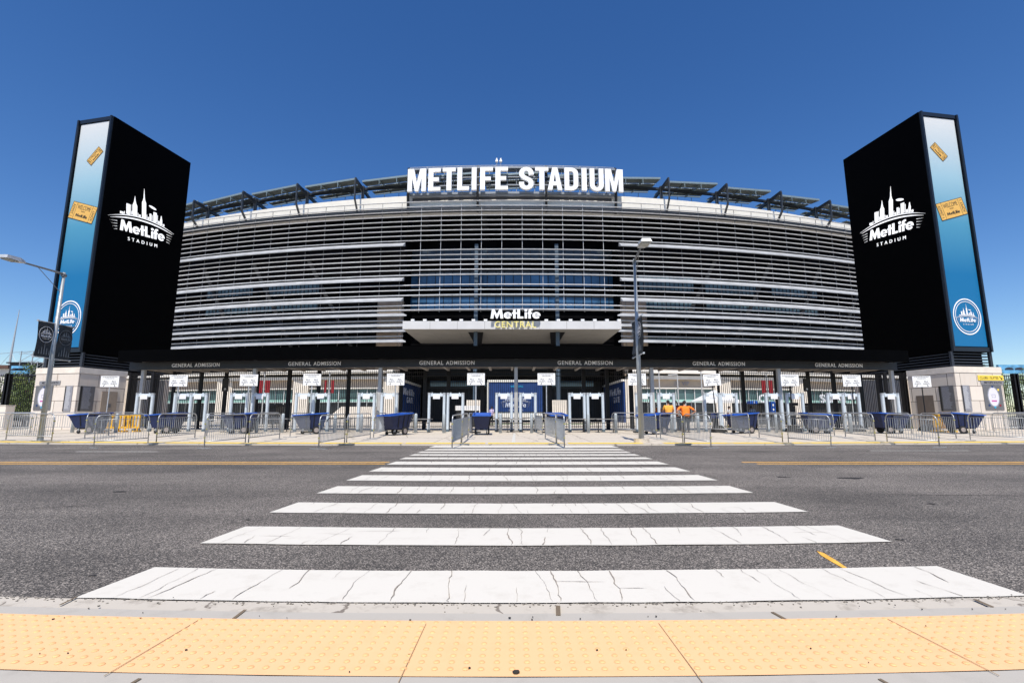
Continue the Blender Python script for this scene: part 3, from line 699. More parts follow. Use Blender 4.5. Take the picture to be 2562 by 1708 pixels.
# the big roof sign
sg_ = thing('roof_sign', (0, 70.5, 34.6), 'row of giant white block letters reading METLIFE STADIUM on the roof edge', 'sign')
def arcpts(cx, cy, rx, ry, a0, a1, n): return [(cx + rx * math.cos(R(a0 + (a1 - a0) * i / n)), cy + ry * math.sin(R(a0 + (a1 - a0) * i / n))) for i in range(n + 1)]
def glyph(mb, ch, w, mx, t):
    S = lambda P: [(x * w, y) for x, y in P]
    if ch == 'M': mb.prism(S([(0, 0), (0, 1), (.33, 1), (.5, .36), (.67, 1), (1, 1), (1, 0), (.76, 0), (.76, .60), (.59, 0), (.41, 0), (.24, .60), (.24, 0)]), t, mx)
    if ch == 'E': mb.prism(S([(0, 0), (0, 1), (1, 1), (1, .84), (.4, .84), (.4, .59), (.86, .59), (.86, .43), (.4, .43), (.4, .16), (1, .16), (1, 0)]), t, mx)
    if ch == 'F': mb.prism(S([(0, 0), (0, 1), (1, 1), (1, .84), (.38, .84), (.38, .57), (.84, .57), (.84, .41), (.38, .41), (.38, 0)]), t, mx)
    if ch == 'T': mb.prism(S([(.31, 0), (.31, .84), (0, .84), (0, 1), (1, 1), (1, .84), (.69, .84), (.69, 0)]), t, mx)
    if ch == 'L': mb.prism(S([(0, 0), (0, 1), (.4, 1), (.4, .16), (1, .16), (1, 0)]), t, mx)
    if ch == 'I': mb.prism(S([(0, 0), (0, 1), (1, 1), (1, 0)]), t, mx)
    if ch == 'A':
        h = [(0, 0), (.33, 1), (.5, 1), (.5, .72), (.415, .37), (.5, .37), (.5, .21), (.37, .21), (.32, 0)]
        mb.prism(S(h), t, mx); mb.prism(S([(1 - x, y) for x, y in h]), t, mx)
    if ch == 'D':
        o = [(0, 0), (0, 1), (.5, 1)] + arcpts(.5, .74, .5, .26, 90, 0, 6)[1:] + arcpts(.5, .26, .5, .26, 0, -90, 6)
        i = [(.34, .16), (.34, .84), (.48, .84)] + arcpts(.48, .72, .18, .12, 90, 0, 6)[1:] + arcpts(.48, .28, .18, .12, 0, -90, 6)
        mb.strip(S(o), S(i), t, mx, True)
    if ch == 'U':
        o = [(0, 1)] + arcpts(.5, .27, .5, .27, 180, 360, 12) + [(1, 1)]; i = [(.34, 1)] + arcpts(.5, .26, .16, .10, 180, 360, 12) + [(.66, 1)]
        mb.strip(S(o), S(i), t, mx)
    if ch == 'S':
        c = [(.84, .66)] + arcpts(.5, .735, .335, .185, 0, 180, 8) + [(.17, .66), (.28, .57), (.5, .5), (.72, .43), (.83, .34)] + arcpts(.5, .265, .335, .185, 0, -180, 8) + [(.16, .34)]
        A = []; B = []
        for k, p in enumerate(c):
            a = c[max(0, k - 1)]; b = c[min(len(c) - 1, k + 1)]; dx, dy = (b[0] - a[0]) * w, (b[1] - a[1]); L = math.hypot(dx, dy); nx, ny = -dy / L, dx / L
            hw = .105; A.append((p[0] * w + nx * hw, p[1] + ny * hw * .78)); B.append((p[0] * w - nx * hw, p[1] - ny * hw * .78))
        mb.strip(A, B, t, mx)
LET = [('M', 80, 262), ('E', 285, 405), ('T', 425, 552), ('L', 570, 685), ('I', 710, 757), ('F', 792, 915), ('E', 940, 1062), ('S', 1172, 1310), ('T', 1328, 1455), ('A', 1447, 1590), ('D', 1612, 1747), ('I', 1780, 1830), ('U', 1860, 1997), ('M', 2012, 2190)]
LH = 3.68; LZ = 35.25
for ch, a, b in LET:
    pa, pb = 1000 + a / 3.92, 1000 + b / 3.92; ym = 70.5
    xa, xb = xat(pa, ym, 37.3), xat(pb, ym, 37.3); ya, yb = arcY(xa, .3), arcY(xb, .3)
    u = Vector((xb - xa, yb - ya, 0)); w = u.length; u.normalize()
    mb = MB(); glyph(mb, ch, w / LH, frame((xa, ya, LZ), u * LH, Vector((0, 0, LH))), .45)
    # glyph() draws in letter-height units
    mb.build('letter', M['sign'], sg_)
mb = MB()
for z, w in ((35.1, .35), (36.4, .18), (37.7, .18), (39.3, .3)):
    for i in range(12):
        x0 = -16.2 + 32.4 * i / 12; x1 = x0 + 2.7; mb.bar((x0, arcY(x0, .75), z), (x1, arcY(x1, .75), z), .3, w)
for i in range(24): x = -16.2 + 32.4 * i / 23; mb.bar((x, arcY(x, .95), 35), (x, arcY(x, .95), 39.4), .1, .1)
mb.build('sign_frame', mat('grey_gantry', (.20, .22, .25), .5, .3), sg_)
for x in (-16.2, -5.3, 5.3, 16.2):
    mb = MB(); y = arcY(x); mb.bar((x, y + 1.2, 32.2), (x, y + .55, 35.2), .45, .35, (1, 0, 0)); mb.bar((x, y + .8, 35), (x, y + .8, 39.6), .4, .3)
    mb.build('sign_bracket', M['blackm'], sg_)
mb = MB()
for i in range(12):
    x0 = -16.2 + 32.4 * i / 12; x1 = x0 + 2.7; mb.bar((x0, arcY(x0, 1.9), 40.3), (x1, arcY(x1, 1.9), 40.3), .06, .06)
    mb.bar((x0, arcY(x0, 1.9), 39.2), (x0, arcY(x0, 1.9), 40.33), .06, .06)
mb.bar((16.2, arcY(16.2, 1.9), 39.2), (16.2, arcY(16.2, 1.9), 40.33), .06, .06)
for i in range(12):
    x0 = -16.2 + 32.4 * i / 12; x1 = x0 + 2.7; mb.bar((x0, arcY(x0, 1.5), 39.3), (x1, arcY(x1, 1.5), 39.3), 1.2, .12)
mb.build('catwalk_railing', M['galv'], sg_)
mb = MB()
for i in range(12):
    x0 = -15.6 + 31.2 * i / 12; x1 = x0 + 2.6; mb.bar((x0, arcY(x0, 1.28), 34.55), (x1, arcY(x1, 1.28), 34.55), .06, .45)
mb.build('backing_panel', mat('brown_grey_panel', (.06, .055, .055), .7), sg_)
for px in (1243, 1253):
    x = xat(px, 73, 41); t_ = thing('roof_camera', (x, 72.6, 40.2), 'small white camera on a short pole above the letters, %s of the pair' % ('left' if px < 1250 else 'right'), 'camera', 'white cameras above the roof sign')
    MB().tube([(x, 72.6, 39.35), (x, 72.6, 41.4)], .05, 6).build('pole', M['galv'], t_)
    mb = MB().tube([(x - .2, 72.6, 41.35), (x + .2, 72.6, 41.35)], .2, 8); mb.tube([(x, 72.6, 41.5), (x, 72.6, 41.9)], [.16, .1], 8); mb.build('camera_head', M['white'], t_)

# sign on the portal canopy
x0 = xat(1289.5, Yc0, zc1); s2 = thing('canopy_sign', (x0, Yc0 - .3, zc0), 'white and yellow lettering reading MetLife CENTRAL standing on the pale entrance canopy', 'sign')
mb = MB(); z = zat(786, Yc0 - .35); wordmark(mb, frame((x0, Yc0 - .45, z), (1, 0, 0), (0, 0, 1)), 124 / F * 63, 1.2, .2); mb.build('wordmark', M['sign'], s2)
mb = MB(); z = zat(812, Yc0 - .35); put_text(mb, 'CENTRAL', frame((x0, Yc0 - .45, z), (1, 0, 0), (0, 0, 1)), w=103 / F * 63, h=.82, extrude=.1, offset=.0, space=1.1); mb.build('lower_word', mat('yellow_letter', (.80, .70, .22), .5), s2)

# ------------------------------------------------------------------ the two display pylons
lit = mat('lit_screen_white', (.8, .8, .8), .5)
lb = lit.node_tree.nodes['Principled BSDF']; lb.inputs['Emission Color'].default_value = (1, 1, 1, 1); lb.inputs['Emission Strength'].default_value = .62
def pylon(A, B, Cc, side):
    A, B, Cc = Vector((*A, 0)), Vector((*B, 0)), Vector((*Cc, 0)); u = (B - A); v = (Cc - A); wu, wv = u.length, v.length; u.normalize(); v.normalize()
    zb = 5.25; zt = 22.3; zs = 4.24; word = 'left' if side < 0 else 'right'
    t = thing('display_pylon', (A.x, A.y, .19), 'tall black display pylon with a blue banner end, on the %s side' % word, 'pylon', 'display pylons flanking the plaza')
    def slab(a0, a1, b0, b1, z0, z1, name, m, par=t, bevel=0):
        P = [A + u * a0 + v * b0, A + u * a1 + v * b0, A + u * a1 + v * b1, A + u * a0 + v * b1]
        return MB().add([(p.x, p.y, z0) for p in P] + [(p.x, p.y, z1) for p in P], [(0, 1, 2, 3), (4, 5, 6, 7), (0, 1, 5, 4), (1, 2, 6, 5), (2, 3, 7, 6), (3, 0, 4, 7)]).build(name, m, par, False, bevel)
    slab(0, wu, 0, wv, zb, zt, 'display_body', M['black'])
    # banner panel (proud of the end) with its dark frame
    n1 = -v                                    # outward normal of the narrow end
    def onend(a, z, out): p = A + u * a + n1 * out; return (p.x, p.y, z)
    P = [onend(.30, zb + .35, .05), onend(wu - .30, zb + .35, .05), onend(wu - .30, zt - .35, .05), onend(.30, zt - .35, .05)]
    Q = [onend(.30, zb + .35, -.02), onend(wu - .30, zb + .35, -.02), onend(wu - .30, zt - .35, -.02), onend(.30, zt - .35, -.02)]
    bn = MB().add(P + Q, [(0, 1, 2, 3), (4, 5, 6, 7), (0, 1, 5, 4), (1, 2, 6, 5), (2, 3, 7, 6), (3, 0, 4, 7)]).build('banner_panel', M['bannerblue'], t)
    # object coordinates of the gradient must start at the ground
    bn.location.z += 0
    mb = MB()
    for a in (.12, wu - .12): mb.bar(onend(a, zb, .06), onend(a, zt, .06), .24, .14, tuple(u))
    for z in (zb + .15, zt - .15): mb.bar(onend(.25, z, .055), onend(wu - .25, z, .055), .12, .28)
    mb.build('frame', mat('blue_black_frame', (.008, .012, .020), .4), t)
    uu = -u * side * 1.0 if False else u
    # reading direction on the end: left to right as seen from the street
    rd = u if u.x > 0 else -u
    org = lambda a, z: Vector(onend(a, z, .062))
    # round emblem at the foot of the banner
    mid = wu / 2; zc = zb + 2.35; mb = MB(); fr = frame(org(mid, zc), rd, (0, 0, 1))
    for r0, r1 in ((1.10, 1.03), (.93, .895)): mb.strip(arcpts(0, 0, r0, r0 * 1.18, 0, 348, 30) if False else arcpts(0, 0, r0, r0 * 1.12, 0, 360, 36), arcpts(0, 0, r1, r1 * 1.12, 0, 360, 36), .01, fr)
    emblem(mb, fr @ Matrix.Translation((0, -.28, 0)), .01, 1.22); mb.build('round_emblem', M['sign'], bn)
    # two admission tickets; the cartoon figures of the photo are left out
    def ticket(a, z, w, h, rot, nm):
        fr = frame(org(a, z), rd, (0, 0, 1)) @ Matrix.Rotation(R(rot), 4, 'Z')
        tk = MB().prism([(-w / 2, -h / 2), (w / 2, -h / 2), (w / 2, h / 2), (-w / 2, h / 2)], .012, fr).build(nm, M['ticket'], bn)
        mb = MB(); f2 = fr @ Matrix.Translation((0, 0, .013)); e = .03
        for x0_, x1_, y0_, y1_ in ((-w / 2, w / 2, -h / 2, -h / 2 + e), (-w / 2, w / 2, h / 2 - e, h / 2), (-w / 2, -w / 2 + e, -h / 2 + e, h / 2 - e), (w / 2 - e, w / 2, -h / 2 + e, h / 2 - e), (-w * .32, -w * .32 + .02, -h / 2 + e, h / 2 - e), (w * .32, w * .32 + .02, -h / 2 + e, h / 2 - e)):
            mb.prism([(x0_, y0_), (x1_, y0_), (x1_, y1_), (x0_, y1_)], .004, f2)
        put_text(mb, 'WELCOME', f2 @ Matrix.Translation((0, h * .25, 0)), w=w * .54, h=h * .24, extrude=.003)
        put_text(mb, 'FROM', f2 @ Matrix.Translation((0, h * .03, 0)), w=w * .14, h=h * .08, extrude=.003)
        wordmark(mb, f2 @ Matrix.Translation((0, -h * .22, 0)), w * .48, h * .16, .003)
        for s_ in (-1, 1): put_text(mb, 'ADMIT 1', f2 @ Matrix.Translation((s_ * w * .415, 0, 0)) @ Matrix.Rotation(R(90 * s_), 4, 'Z'), w=h * .72, h=w * .09, extrude=.003)
        mb.build('ticket_print', M['ink'], bn)
    zt1 = zb + .35
    ticket(mid, 15.15, 2.3, 1.25, 17 * side, 'ticket')
    ticket(mid - .38, 19.35, 1.35, .62, -47 * side, 'ticket')
    # wordmark and skyline on the long dark face
    n2 = -u; vd = v if side < 0 else -v
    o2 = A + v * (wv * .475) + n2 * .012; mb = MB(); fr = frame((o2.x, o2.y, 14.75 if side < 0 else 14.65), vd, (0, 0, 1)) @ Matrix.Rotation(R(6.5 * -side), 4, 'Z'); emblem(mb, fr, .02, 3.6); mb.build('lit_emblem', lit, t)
    # louvred plinth under the display
    slab(.35, wu - .35, .35, wv - .1, zs, zb, 'plinth_core', M['black'])
    mb = MB()
    for i in range(5):
        z = zs + .14 + i * .19
        for (a0, b0, a1, b1) in ((.18, .2, wu - .18, .2), (.2, .35, .2, wv - .2)):
            p = A + u * a0 + v * b0; q = A + u * a1 + v * b1; mb.bar((p.x, p.y, z), (q.x, q.y, z), .12, .07)
    for a0, b0 in ((.06, .06), (wu - .1, .06)): p = A + u * a0 + v * b0; mb.bar((p.x, p.y, zs), (p.x, p.y, zb), .16, .16)
    mb.build('plinth_louvres', mat('blue_grey_louvre', (.030, .036, .048), .5, .2), t)
    # far end stands on steel posts
    for b0 in (wv - .5, wv * .62):
        for a0 in (.5, wu - .5): p = A + u * a0 + v * b0; MB().box(p.x - .15, p.x + .15, p.y - .15, p.y + .15, .19, zs).build('post', M['blackm'], t)
    # stone base
    e = .22; LB = wv * .46
    base = slab(-e, wu + e, -e, LB, .19, zs - .42, 'stone_base', M['stone'])
    slab(-e - .03, wu + e + .03, -e - .03, LB + .02, zs - .40, zs - .004, 'stone_coping', mat('coping_stone', (.72, .65, .57), .8, var=.1, scale=2), t)
    def onb(a, z, out=0): p = A + u * a + n1 * (e + out); return Vector((p.x, p.y, z))
    def onl(b, z, out=0): p = A + v * b + n2 * (e + out); return Vector((p.x, p.y, z))
    grp = 'signs on the pylon bases'
    wd = 'left' if side < 0 else 'right'
    # boards: stadium map on the street side
    rdb = rd
    fr = frame(onb(wu * .78 if True else 0, 2.25, .01), rdb, (0, 0, 1)); mp_ = thing('map_board', onb(wu * .78, 1.3), 'grey board with an oval stadium map on the %s pylon base' % wd, 'map board', grp)
    MB().prism([(-.72, -.8), (.72, -.8), (.72, .8), (-.72, .8)], .03, fr).build('board', M['boardgrey'], mp_)
    f2 = fr @ Matrix.Translation((0, 0, .032)); mb = MB().prism(arcpts(0, .05, .40, .60, 0, 345, 23), .006, f2); mb.build('map_oval', mat('map_white', (.68, .66, .74), .6, var=.03), mp_)
    mb = MB().strip(arcpts(0, .05, .47, .66, 0, 360, 24), arcpts(0, .05, .42, .62, 0, 360, 24), .004, f2); mb.build('map_ring', mat('map_ring_grey', (.30, .32, .36), .6), mp_)
    mb = MB().prism([(-.2, -.26), (.2, -.26), (.2, -.17), (-.2, -.17)], .004, f2 @ Matrix.Translation((0, 0, .007))); mb.build('map_print', M['pink'], mp_)
    mb = MB().strip([(-.14, 0), (.14, 0), (.14, .2), (-.14, .2)], [(-.12, .02), (.12, .02), (.12, .18), (-.12, .18)], .004, f2 @ Matrix.Translation((0, 0, .007)), True); mb.build('map_field', M['inkgrey'], mp_)
    for dx, dyy, m_ in ((0, .70, 'blue'), (.42, .5, 'clubs'), (.42, -.5, 'red'), (-.42, -.5, 'blue'), (0, -.62, 'cyan')):
        MB().prism(arcpts(dx, dyy, .07, .07, 0, 330, 11), .006, f2 @ Matrix.Translation((0, 0, .007))).build('map_marker', M[m_], mp_)
    # directory boards: one round the corner on each face
    for k, (pos, r_, m_, w_) in enumerate(((onb(wu * .13, 2.2, .01), rdb, 'boardlight', .62), (onl(.42, 2.2, .01), vd, 'boardgrey', .95))):
        fr = frame(pos, r_, (0, 0, 1)); d = thing('directory_board', pos, ('pale grey directory board beside the stadium map on the %s pylon' if k == 0 else 'dark directory board round the corner of the %s pylon base') % wd, 'directory board', grp)
        MB().prism([(-w_ / 2, -.82), (w_ / 2, -.82), (w_ / 2, .82), (-w_ / 2, .82)], .03, fr).build('board', M[m_], d)
        mb = MB(); rr = random.Random(4)
        for i in range(22): z = .72 - i * .065; mb.prism([(-w_ * .3, z), (-w_ * .3 + w_ * rr.uniform(.4, .7), z), (-w_ * .3 + w_ * .5, z + .014), (-w_ * .3, z + .014)], .003, fr @ Matrix.Translation((0, 0, .031)))
        mb.build('board_lines', M['palevinyl' if k else 'sign'], d)
        MB().prism([(-w_ / 2, -.82), (-w_ * .36, -.82), (-w_ * .36, .82), (-w_ / 2, .82)], .004, fr @ Matrix.Translation((0, 0, .031))).build('dark_edge', M['ink'], d)
    # name plate and yellow sign
    zz = zs - 1.02 if side > 0 else zs - 1.0
    pos = onb(wu * (.80 if side > 0 else .66), zz, .01); fr = frame(pos, rdb, (0, 0, 1)); nm = thing('name_plate', pos, 'grey plate lettered METLIFE %s on the %s pylon base' % ('SOUTH' if side > 0 else 'NORTH', wd), 'sign', grp)
    MB().prism([(-.88, -.12), (.88, -.12), (.88, .12), (-.88, .12)], .03, fr).build('plate', mat('plate_grey', (.22, .22, .24), .5), nm)
    mb = MB(); put_text(mb, 'METLIFE SOUTH' if side > 0 else 'METLIFE NORTH', fr @ Matrix.Translation((.05, 0, .034)), w=1.35, h=.13, extrude=.003, offset=.01); mb.build('plate_lettering', M['ink'], nm)
    if side > 0:
        pos = onb(wu * .78, zz + .30, .01); fr = frame(pos, rdb, (0, 0, 1)); cs = thing('clubs_sign', pos, 'yellow sign lettered CLUBS / SUITES with an arrow on the right pylon base', 'sign')
        MB().prism([(-.98, -.165), (.98, -.165), (.98, .165), (-.98, .165)], .04, fr).build('plate', M['clubs'], cs)
        mb = MB(); f2 = fr @ Matrix.Translation((-.15, 0, .044)); put_text(mb, 'CLUBS / SUITES', f2, w=1.45, h=.16, extrude=.003)
        mb.prism([(.80, .09), (.84, .11), (.98, -.03), (.98, .02), (1.02, .02), (1.02, -.10), (.90, -.10), (.90, -.06), (.95, -.06)], .004, f2); mb.build('sign_lettering', M['ink'], cs)
    # service door or niche on the shaded side
    fr = frame(onl(1.95, 1.55, .004), vd, (0, 0, 1))
    if side < 0:
        d = MB().prism([(-.55, -1.3), (.55, -1.3), (.55, 1.2), (-.55, 1.2)], .03, fr).build('service_door', mat('door_beige', (.34, .28, .23), .6, var=.05), t)
        MB().prism([(-.14, .1), (.14, .1), (.14, .35), (-.14, .35)], .01, fr @ Matrix.Translation((0, 0, .032))).build('door_notice', M['boardgrey'], d)
    else:
        MB().prism([(-.6, -1.3), (.6, -1.3), (.6, .9), (-.6, .9)], .02, fr).build('niche_panel', mat('niche_brown', (.15, .12, .10), .8, var=.08), t)
    return t
pylon((-28.5, 32.0), (-31.6, 32.65), (-27.3, 38.5), -1)
pylon((28.7, 31.5), (31.85, 32.0), (27.8, 38.0), 1)

# ------------------------------------------------------------------ gate canopy
colY = lambda x: 29.3 + .0035 * x * x
gc = thing('gate_canopy', (0, 29.3, .19), 'long low black entrance canopy on grey columns over the admission gates', 'canopy')
COLP = (352, 636, 951, 1291, 1631, 1950, 2238)
colX = [xat(p, 30, 3) for p in COLP]; colX = [xat(p, colY(x), 3) for p, x in zip(COLP, colX)]
for x in colX:
    y = colY(x)
    c = MB().box(x - .10, x + .10, y - .10, y - .075, .1, 4.5).box(x - .10, x + .10, y + .075, y + .10, .1, 4.5).box(x - .085, x + .085, y - .075, y + .075, .1, 4.5).build('column', M['column'], gc)
    MB().box(x - .2, x + .2, y - .2, y + .2, .16, .205).build('base_plate', M['blackm'], c)
def cline(x): return colY(x)
cx = [-24.6 + 49.4 * i / 24 for i in range(25)]
def csweep(prof, name, m, xs=cx, parent=gc):
    mb = MB(); n = len(prof)
    for x in xs:
        for d, z in prof: mb.v.append((x, cline(x) - d, z))
    for i in range(len(xs) - 1):
        for k in range(n): a = i * n + k; b = i * n + (k + 1) % n; mb.f.append([a, b, b + n, a + n])
    mb.f.append(list(range(n))); mb.f.append([(len(xs) - 1) * n + k for k in range(n)][::-1]); return mb.build(name, m, parent)
bz0, bz1 = zat(917, 29.0), zat(897.5, 29.0)
csweep([(.30, bz0), (.30, bz1), (.12, bz1), (.12, bz0)], 'lettered_beam', M['beam'])
fz0, fz1 = zat(895, 28.0), zat(864.5, 28.0)
csweep([(1.3, fz0), (1.3, fz1), (1.05, fz1), (1.05, fz0)], 'black_fascia', M['black'])
csweep([(1.02, fz1 - .5), (1.02, fz1 - .35), (-3.2, fz1 - .35), (-3.2, fz1 - .5)], 'canopy_roof', M['soffit'])
csweep([(.11, bz0 + .22), (.11, bz1), (-3.0, bz1), (-3.0, bz0 + .22)], 'soffit', M['soffit'])
csweep([(-3.05, bz0 + .20), (-3.05, bz1), (-3.25, bz1), (-3.25, bz0 + .20)], 'rear_beam', M['beam'])
for i in range(35):
    x = -24 + 48 * i / 34; y = cline(x)
    MB().box(x - .07, x + .07, y + .2 - .0, y + 3.0, bz0 + .06, bz0 + .215).build('rafter', mat('pale_rafter', (.38, .34, .30), .6), gc)
for i in range(23):
    x = -23.6 + 2.05 * i; y = cline(x); MB().box(x + .3, x + .7, y + 1.0, y + 1.15, bz0 + .17, bz0 + .218).build('soffit_light', M['white'], gc)
for px, py in ((495.5, 914), (792, 910), (1120, 907), (1462, 906.5), (1793, 907.5), (2093, 910.5)):
    x = xat(px, cline((px - 1281) / 41), 4.2); y = cline(x) - .32; d = .007 * x; u = Vector((1, d, 0)).normalized()
    W_ = 137.5 / F * 29.3
    for wd_, c_, w_ in (('GENERAL', -.282, .436), ('ADMISSION', .242, .516)):
        mb = MB(); put_text(mb, wd_, frame((x + c_ * W_ * u.x, y - .02 + c_ * W_ * u.y, (bz0 + bz1) / 2), u, (0, 0, 1)), w=w_ * W_, h=.235, extrude=.015, offset=.005, space=1.15)
        mb.build('beam_lettering', mat('pale_grey_letter', (.86, .86, .86), .5, var=.02), gc)

# ------------------------------------------------------------------ black picket fence bays
fenY = lambda x: 32.6 + .003 * x * x
ztop = 4.15
def fence_bay(x0, x1, label, yf=fenY, top=ztop, grp='black picket fence bays behind the detectors', post=.14, sp=.135, mid=True):
    xm = (x0 + x1) / 2; t = thing('picket_fence', (xm, yf(xm), .19), label, 'fence', grp)
    a, b = Vector((x0, yf(x0), 0)), Vector((x1, yf(x1), 0)); L = (b - a).length; d = (b - a) / L; mb = MB()
    for k in range(1, int(L / sp)):
        p = a + d * (k * sp); mb.box(p.x - .015, p.x + .015, p.y - .012, p.y + .012, .28, top - .02)
    for z in ([.38, .95, top - .42, top - .16] if mid else [.4, top - .4, top - .15]): mb.bar((a.x, a.y, z), (b.x, b.y, z), .05, .05)
    mb.build('picket_panel', M['blackm'], t)
    for p in (a + d * .05, b - d * .05): MB().box(p.x - post / 2, p.x + post / 2, p.y - post / 2, p.y + post / 2, .15, top + .02).build('fence_post', M['blackm'], t)
    return t
ORD = ['first', 'second', 'third', 'fourth', 'fifth', 'sixth', 'seventh', 'eighth', 'ninth', 'tenth', 'eleventh', 'twelfth', 'thirteenth', 'fourteenth', 'fifteenth', 'sixteenth', 'seventeenth', 'eighteenth', 'nineteenth', 'twentieth', 'twenty-first', 'twenty-second', 'twenty-third', 'twenty-fourth']
FP = [312, 372, 428, 497, 560, 640, 721, 795, 870, 950, 1002, 1062, 1121, 1206, 1291, 1376, 1461, 1520, 1580, 1632]
FP2 = [1798, 1862, 1946, 2028, 2093, 2162, 2226, 2280]
bx_ = lambda p: xat(p, fenY((p - 1281) / 37), 2)
n = 0
for a, b in list(zip(FP[:-1], FP[1:])):
    fence_bay(bx_(a), bx_(b), 'tall black picket fence bay, %s from the left pylon' % ORD[n]); n += 1
n = 0
for a, b in list(zip(FP2[:-1], FP2[1:])):
    fence_bay(bx_(a), bx_(b), 'tall black picket fence bay, %s to the right of the open gateway' % ORD[n]); n += 1
for sg in (-1, 1):
    wd = 'left' if sg < 0 else 'right'
    for k in range(5):
        x0 = sg * (32.2 + k * 2.6); x1 = sg * (32.2 + (k + 1) * 2.6)
        fence_bay(min(x0, x1), max(x0, x1), 'black fence bay before the trees, %s outward from the %s pylon' % (ORD[k], wd), yf=lambda x: 33.6, top=3.95, grp='fence bays beside the pylons', post=.24, mid=False)
    # low dark wall behind
# beige returns walls behind fence under pylons
for sg in (-1, 1):
    x = sg * 31.3
    o = MB().box(x - 2.6, x + 2.6, 40.2, 40.8, .19, 4.0).build('beige_wall', mat('ribbed_beige', (.66, .57, .48), .8, var=.1, scale=3)); tag(o, 'beige block wall behind the fence beside the %s pylon' % ('left' if sg < 0 else 'right'), 'wall', 'beige walls behind the fence')

# ------------------------------------------------------------------ walk-through metal detectors
def mk_detector():
    t = thing('metal_detector', (0, 0, 0), 'detector', 'metal detector', 'walk-through detectors in a row at the gates')
    for s in (-1, 1):
        mb = MB(); A = [(s * .435 + .085 * math.cos(a), .12 * math.sin(a)) for a in [k * math.pi / 8 for k in range(16)]]
        mb.prism(A, 2.1, z0=.12); p = mb.build('post', M['detector'], t)
        MB().prism([(s * .435 + (x - s * .435) * 1.18, y * 1.08) for x, y in A], .14).build('foot', M['detfoot'], p)
        MB().prism([(s * .435 + (x - s * .435) * 1.12, y * 1.05) for x, y in A], .10, z0=2.14).build('cap', M['galvlight'], p)
    mb = MB().box(-.35, .35, -.09, .09, 2.02, 2.2).box(-.3, -.25, -.05, .05, 2.2, 2.26).box(.2, .25, -.05, .05, 2.2, 2.26); mb.build('crossbar', M['detector'], t, False, .01)
    pp = MB().box(-.21, .19, -.135, -.125, 1.88, 2.13).build('notice', M['paper'], t)
    return t
DP = [359, 455, 494, 596, 649, 759, 802, 916, 973, 1092, 1139, 1261, 1321, 1444, 1490, 1612, 1668, 1783, 1825, 1938, 1991, 2093, 2132, 2231]
proto = mk_detector()
hint = {0: 'beside the left-hand canopy column', 11: 'just left of the middle column', 12: 'just right of the middle column', 15: 'partly behind the right lamp post', 16: 'at the open gateway with staff', 23: 'nearest the right pylon'}
for i, p in enumerate(DP):
    Y = 28.55 + (.0012 * ((p - 1281) / 42) ** 2); x = xat(p, Y, 1.2)
    instance(proto, i > 0, (x, Y, gz(Y)), R(-x * .25 + (3 if i % 2 else -2)), 'grey walk-through detector, %s from the left%s' % (ORD[i], (', ' + hint[i]) if i in hint else ''))

# ------------------------------------------------------------------ ALL GUESTS signs
def mk_guest(black):
    t = thing('pole_sign', (0, 0, 0), 'sign', 'sign', 'white guest direction signs on poles')
    MB().tube([(0, 0, .1), (0, 0, 3.2)], .03, 8).build('pole', M['blackm'] if black else M['galvlight'], t)
    b = MB().box(-.49, .49, -.06, -.04, 2.62, 3.28).build('sign_board', M['white'], t)
    mb = MB()
    for s in (-1, 1):
        fr = frame((s * .225, -.062, 2.93), (1, 0, 0), (0, 0, 1)); put_text(mb, 'ALL', fr @ Matrix.Translation((0, .02, 0)), w=.24, h=.10, extrude=.002, offset=.012)
        put_text(mb, 'GUESTS', fr @ Matrix.Translation((0, -.115, 0)), w=.34, h=.075, extrude=.002, offset=.01)
        mb.prism([(s * .02, -.17), (s * .05, -.19), (s * .085, -.235), (s * .1, -.22), (s * .1, -.28), (s * .04, -.28), (s * .055, -.255), (s * .02, -.2)], .002, fr)
    for z, w in ((3.20, .82), (3.115, .5)):
        x = -w / 2
        while x < w / 2: L = .03 + .05 * abs(math.sin(x * 37)); mb.box(x, min(x + L, w / 2), -.064, -.06, z, z + .03); x += L + .018
    mb.build('sign_print', M['ink'], b)
    if black: MB().add([(-.42, -.3, 0), (.42, -.3, 0), (.42, .3, 0), (-.42, .3, 0), (-.2, -.16, .38), (.2, -.16, .38), (.2, .16, .38), (-.2, .16, .38)], [(0, 1, 2, 3), (4, 5, 6, 7), (0, 1, 5, 4), (1, 2, 6, 5), (2, 3, 7, 6), (3, 0, 4, 7)]).build('weighted_base', M['rubber'], t, False, .02)
    else: MB().box(-.28, .28, -.28, .28, 0, .06).build('base_plate', M['rubber'], t, False, .01)
    return t
SG = [(275, 0), (447, 0), (623, 0), (781, 0), (990, 0), (1191, 0), (1367, 0), (1594, 0), (1790, 1), (1976, 1), (2131, 1), (2306, 1)]
used = {0: None, 1: None}
for i, (p, bl) in enumerate(SG):
    Y = 27.2 + .0045 * ((p - 1281) / 45) ** 2; x = xat(p, Y, 2.9); fresh = used[bl] is None
    if fresh: used[bl] = mk_guest(bl)
    o = instance(used[bl], not fresh, (x, Y, gz(Y)), R(-x * .4), 'white ALL GUESTS board on a %s, %s from the left' % ('black pole with weighted base' if bl else 'thin pole', ORD[i] if i < 8 else ORD[i]))
    if p == 1790: o.rotation_euler = (0, R(-4), 0)

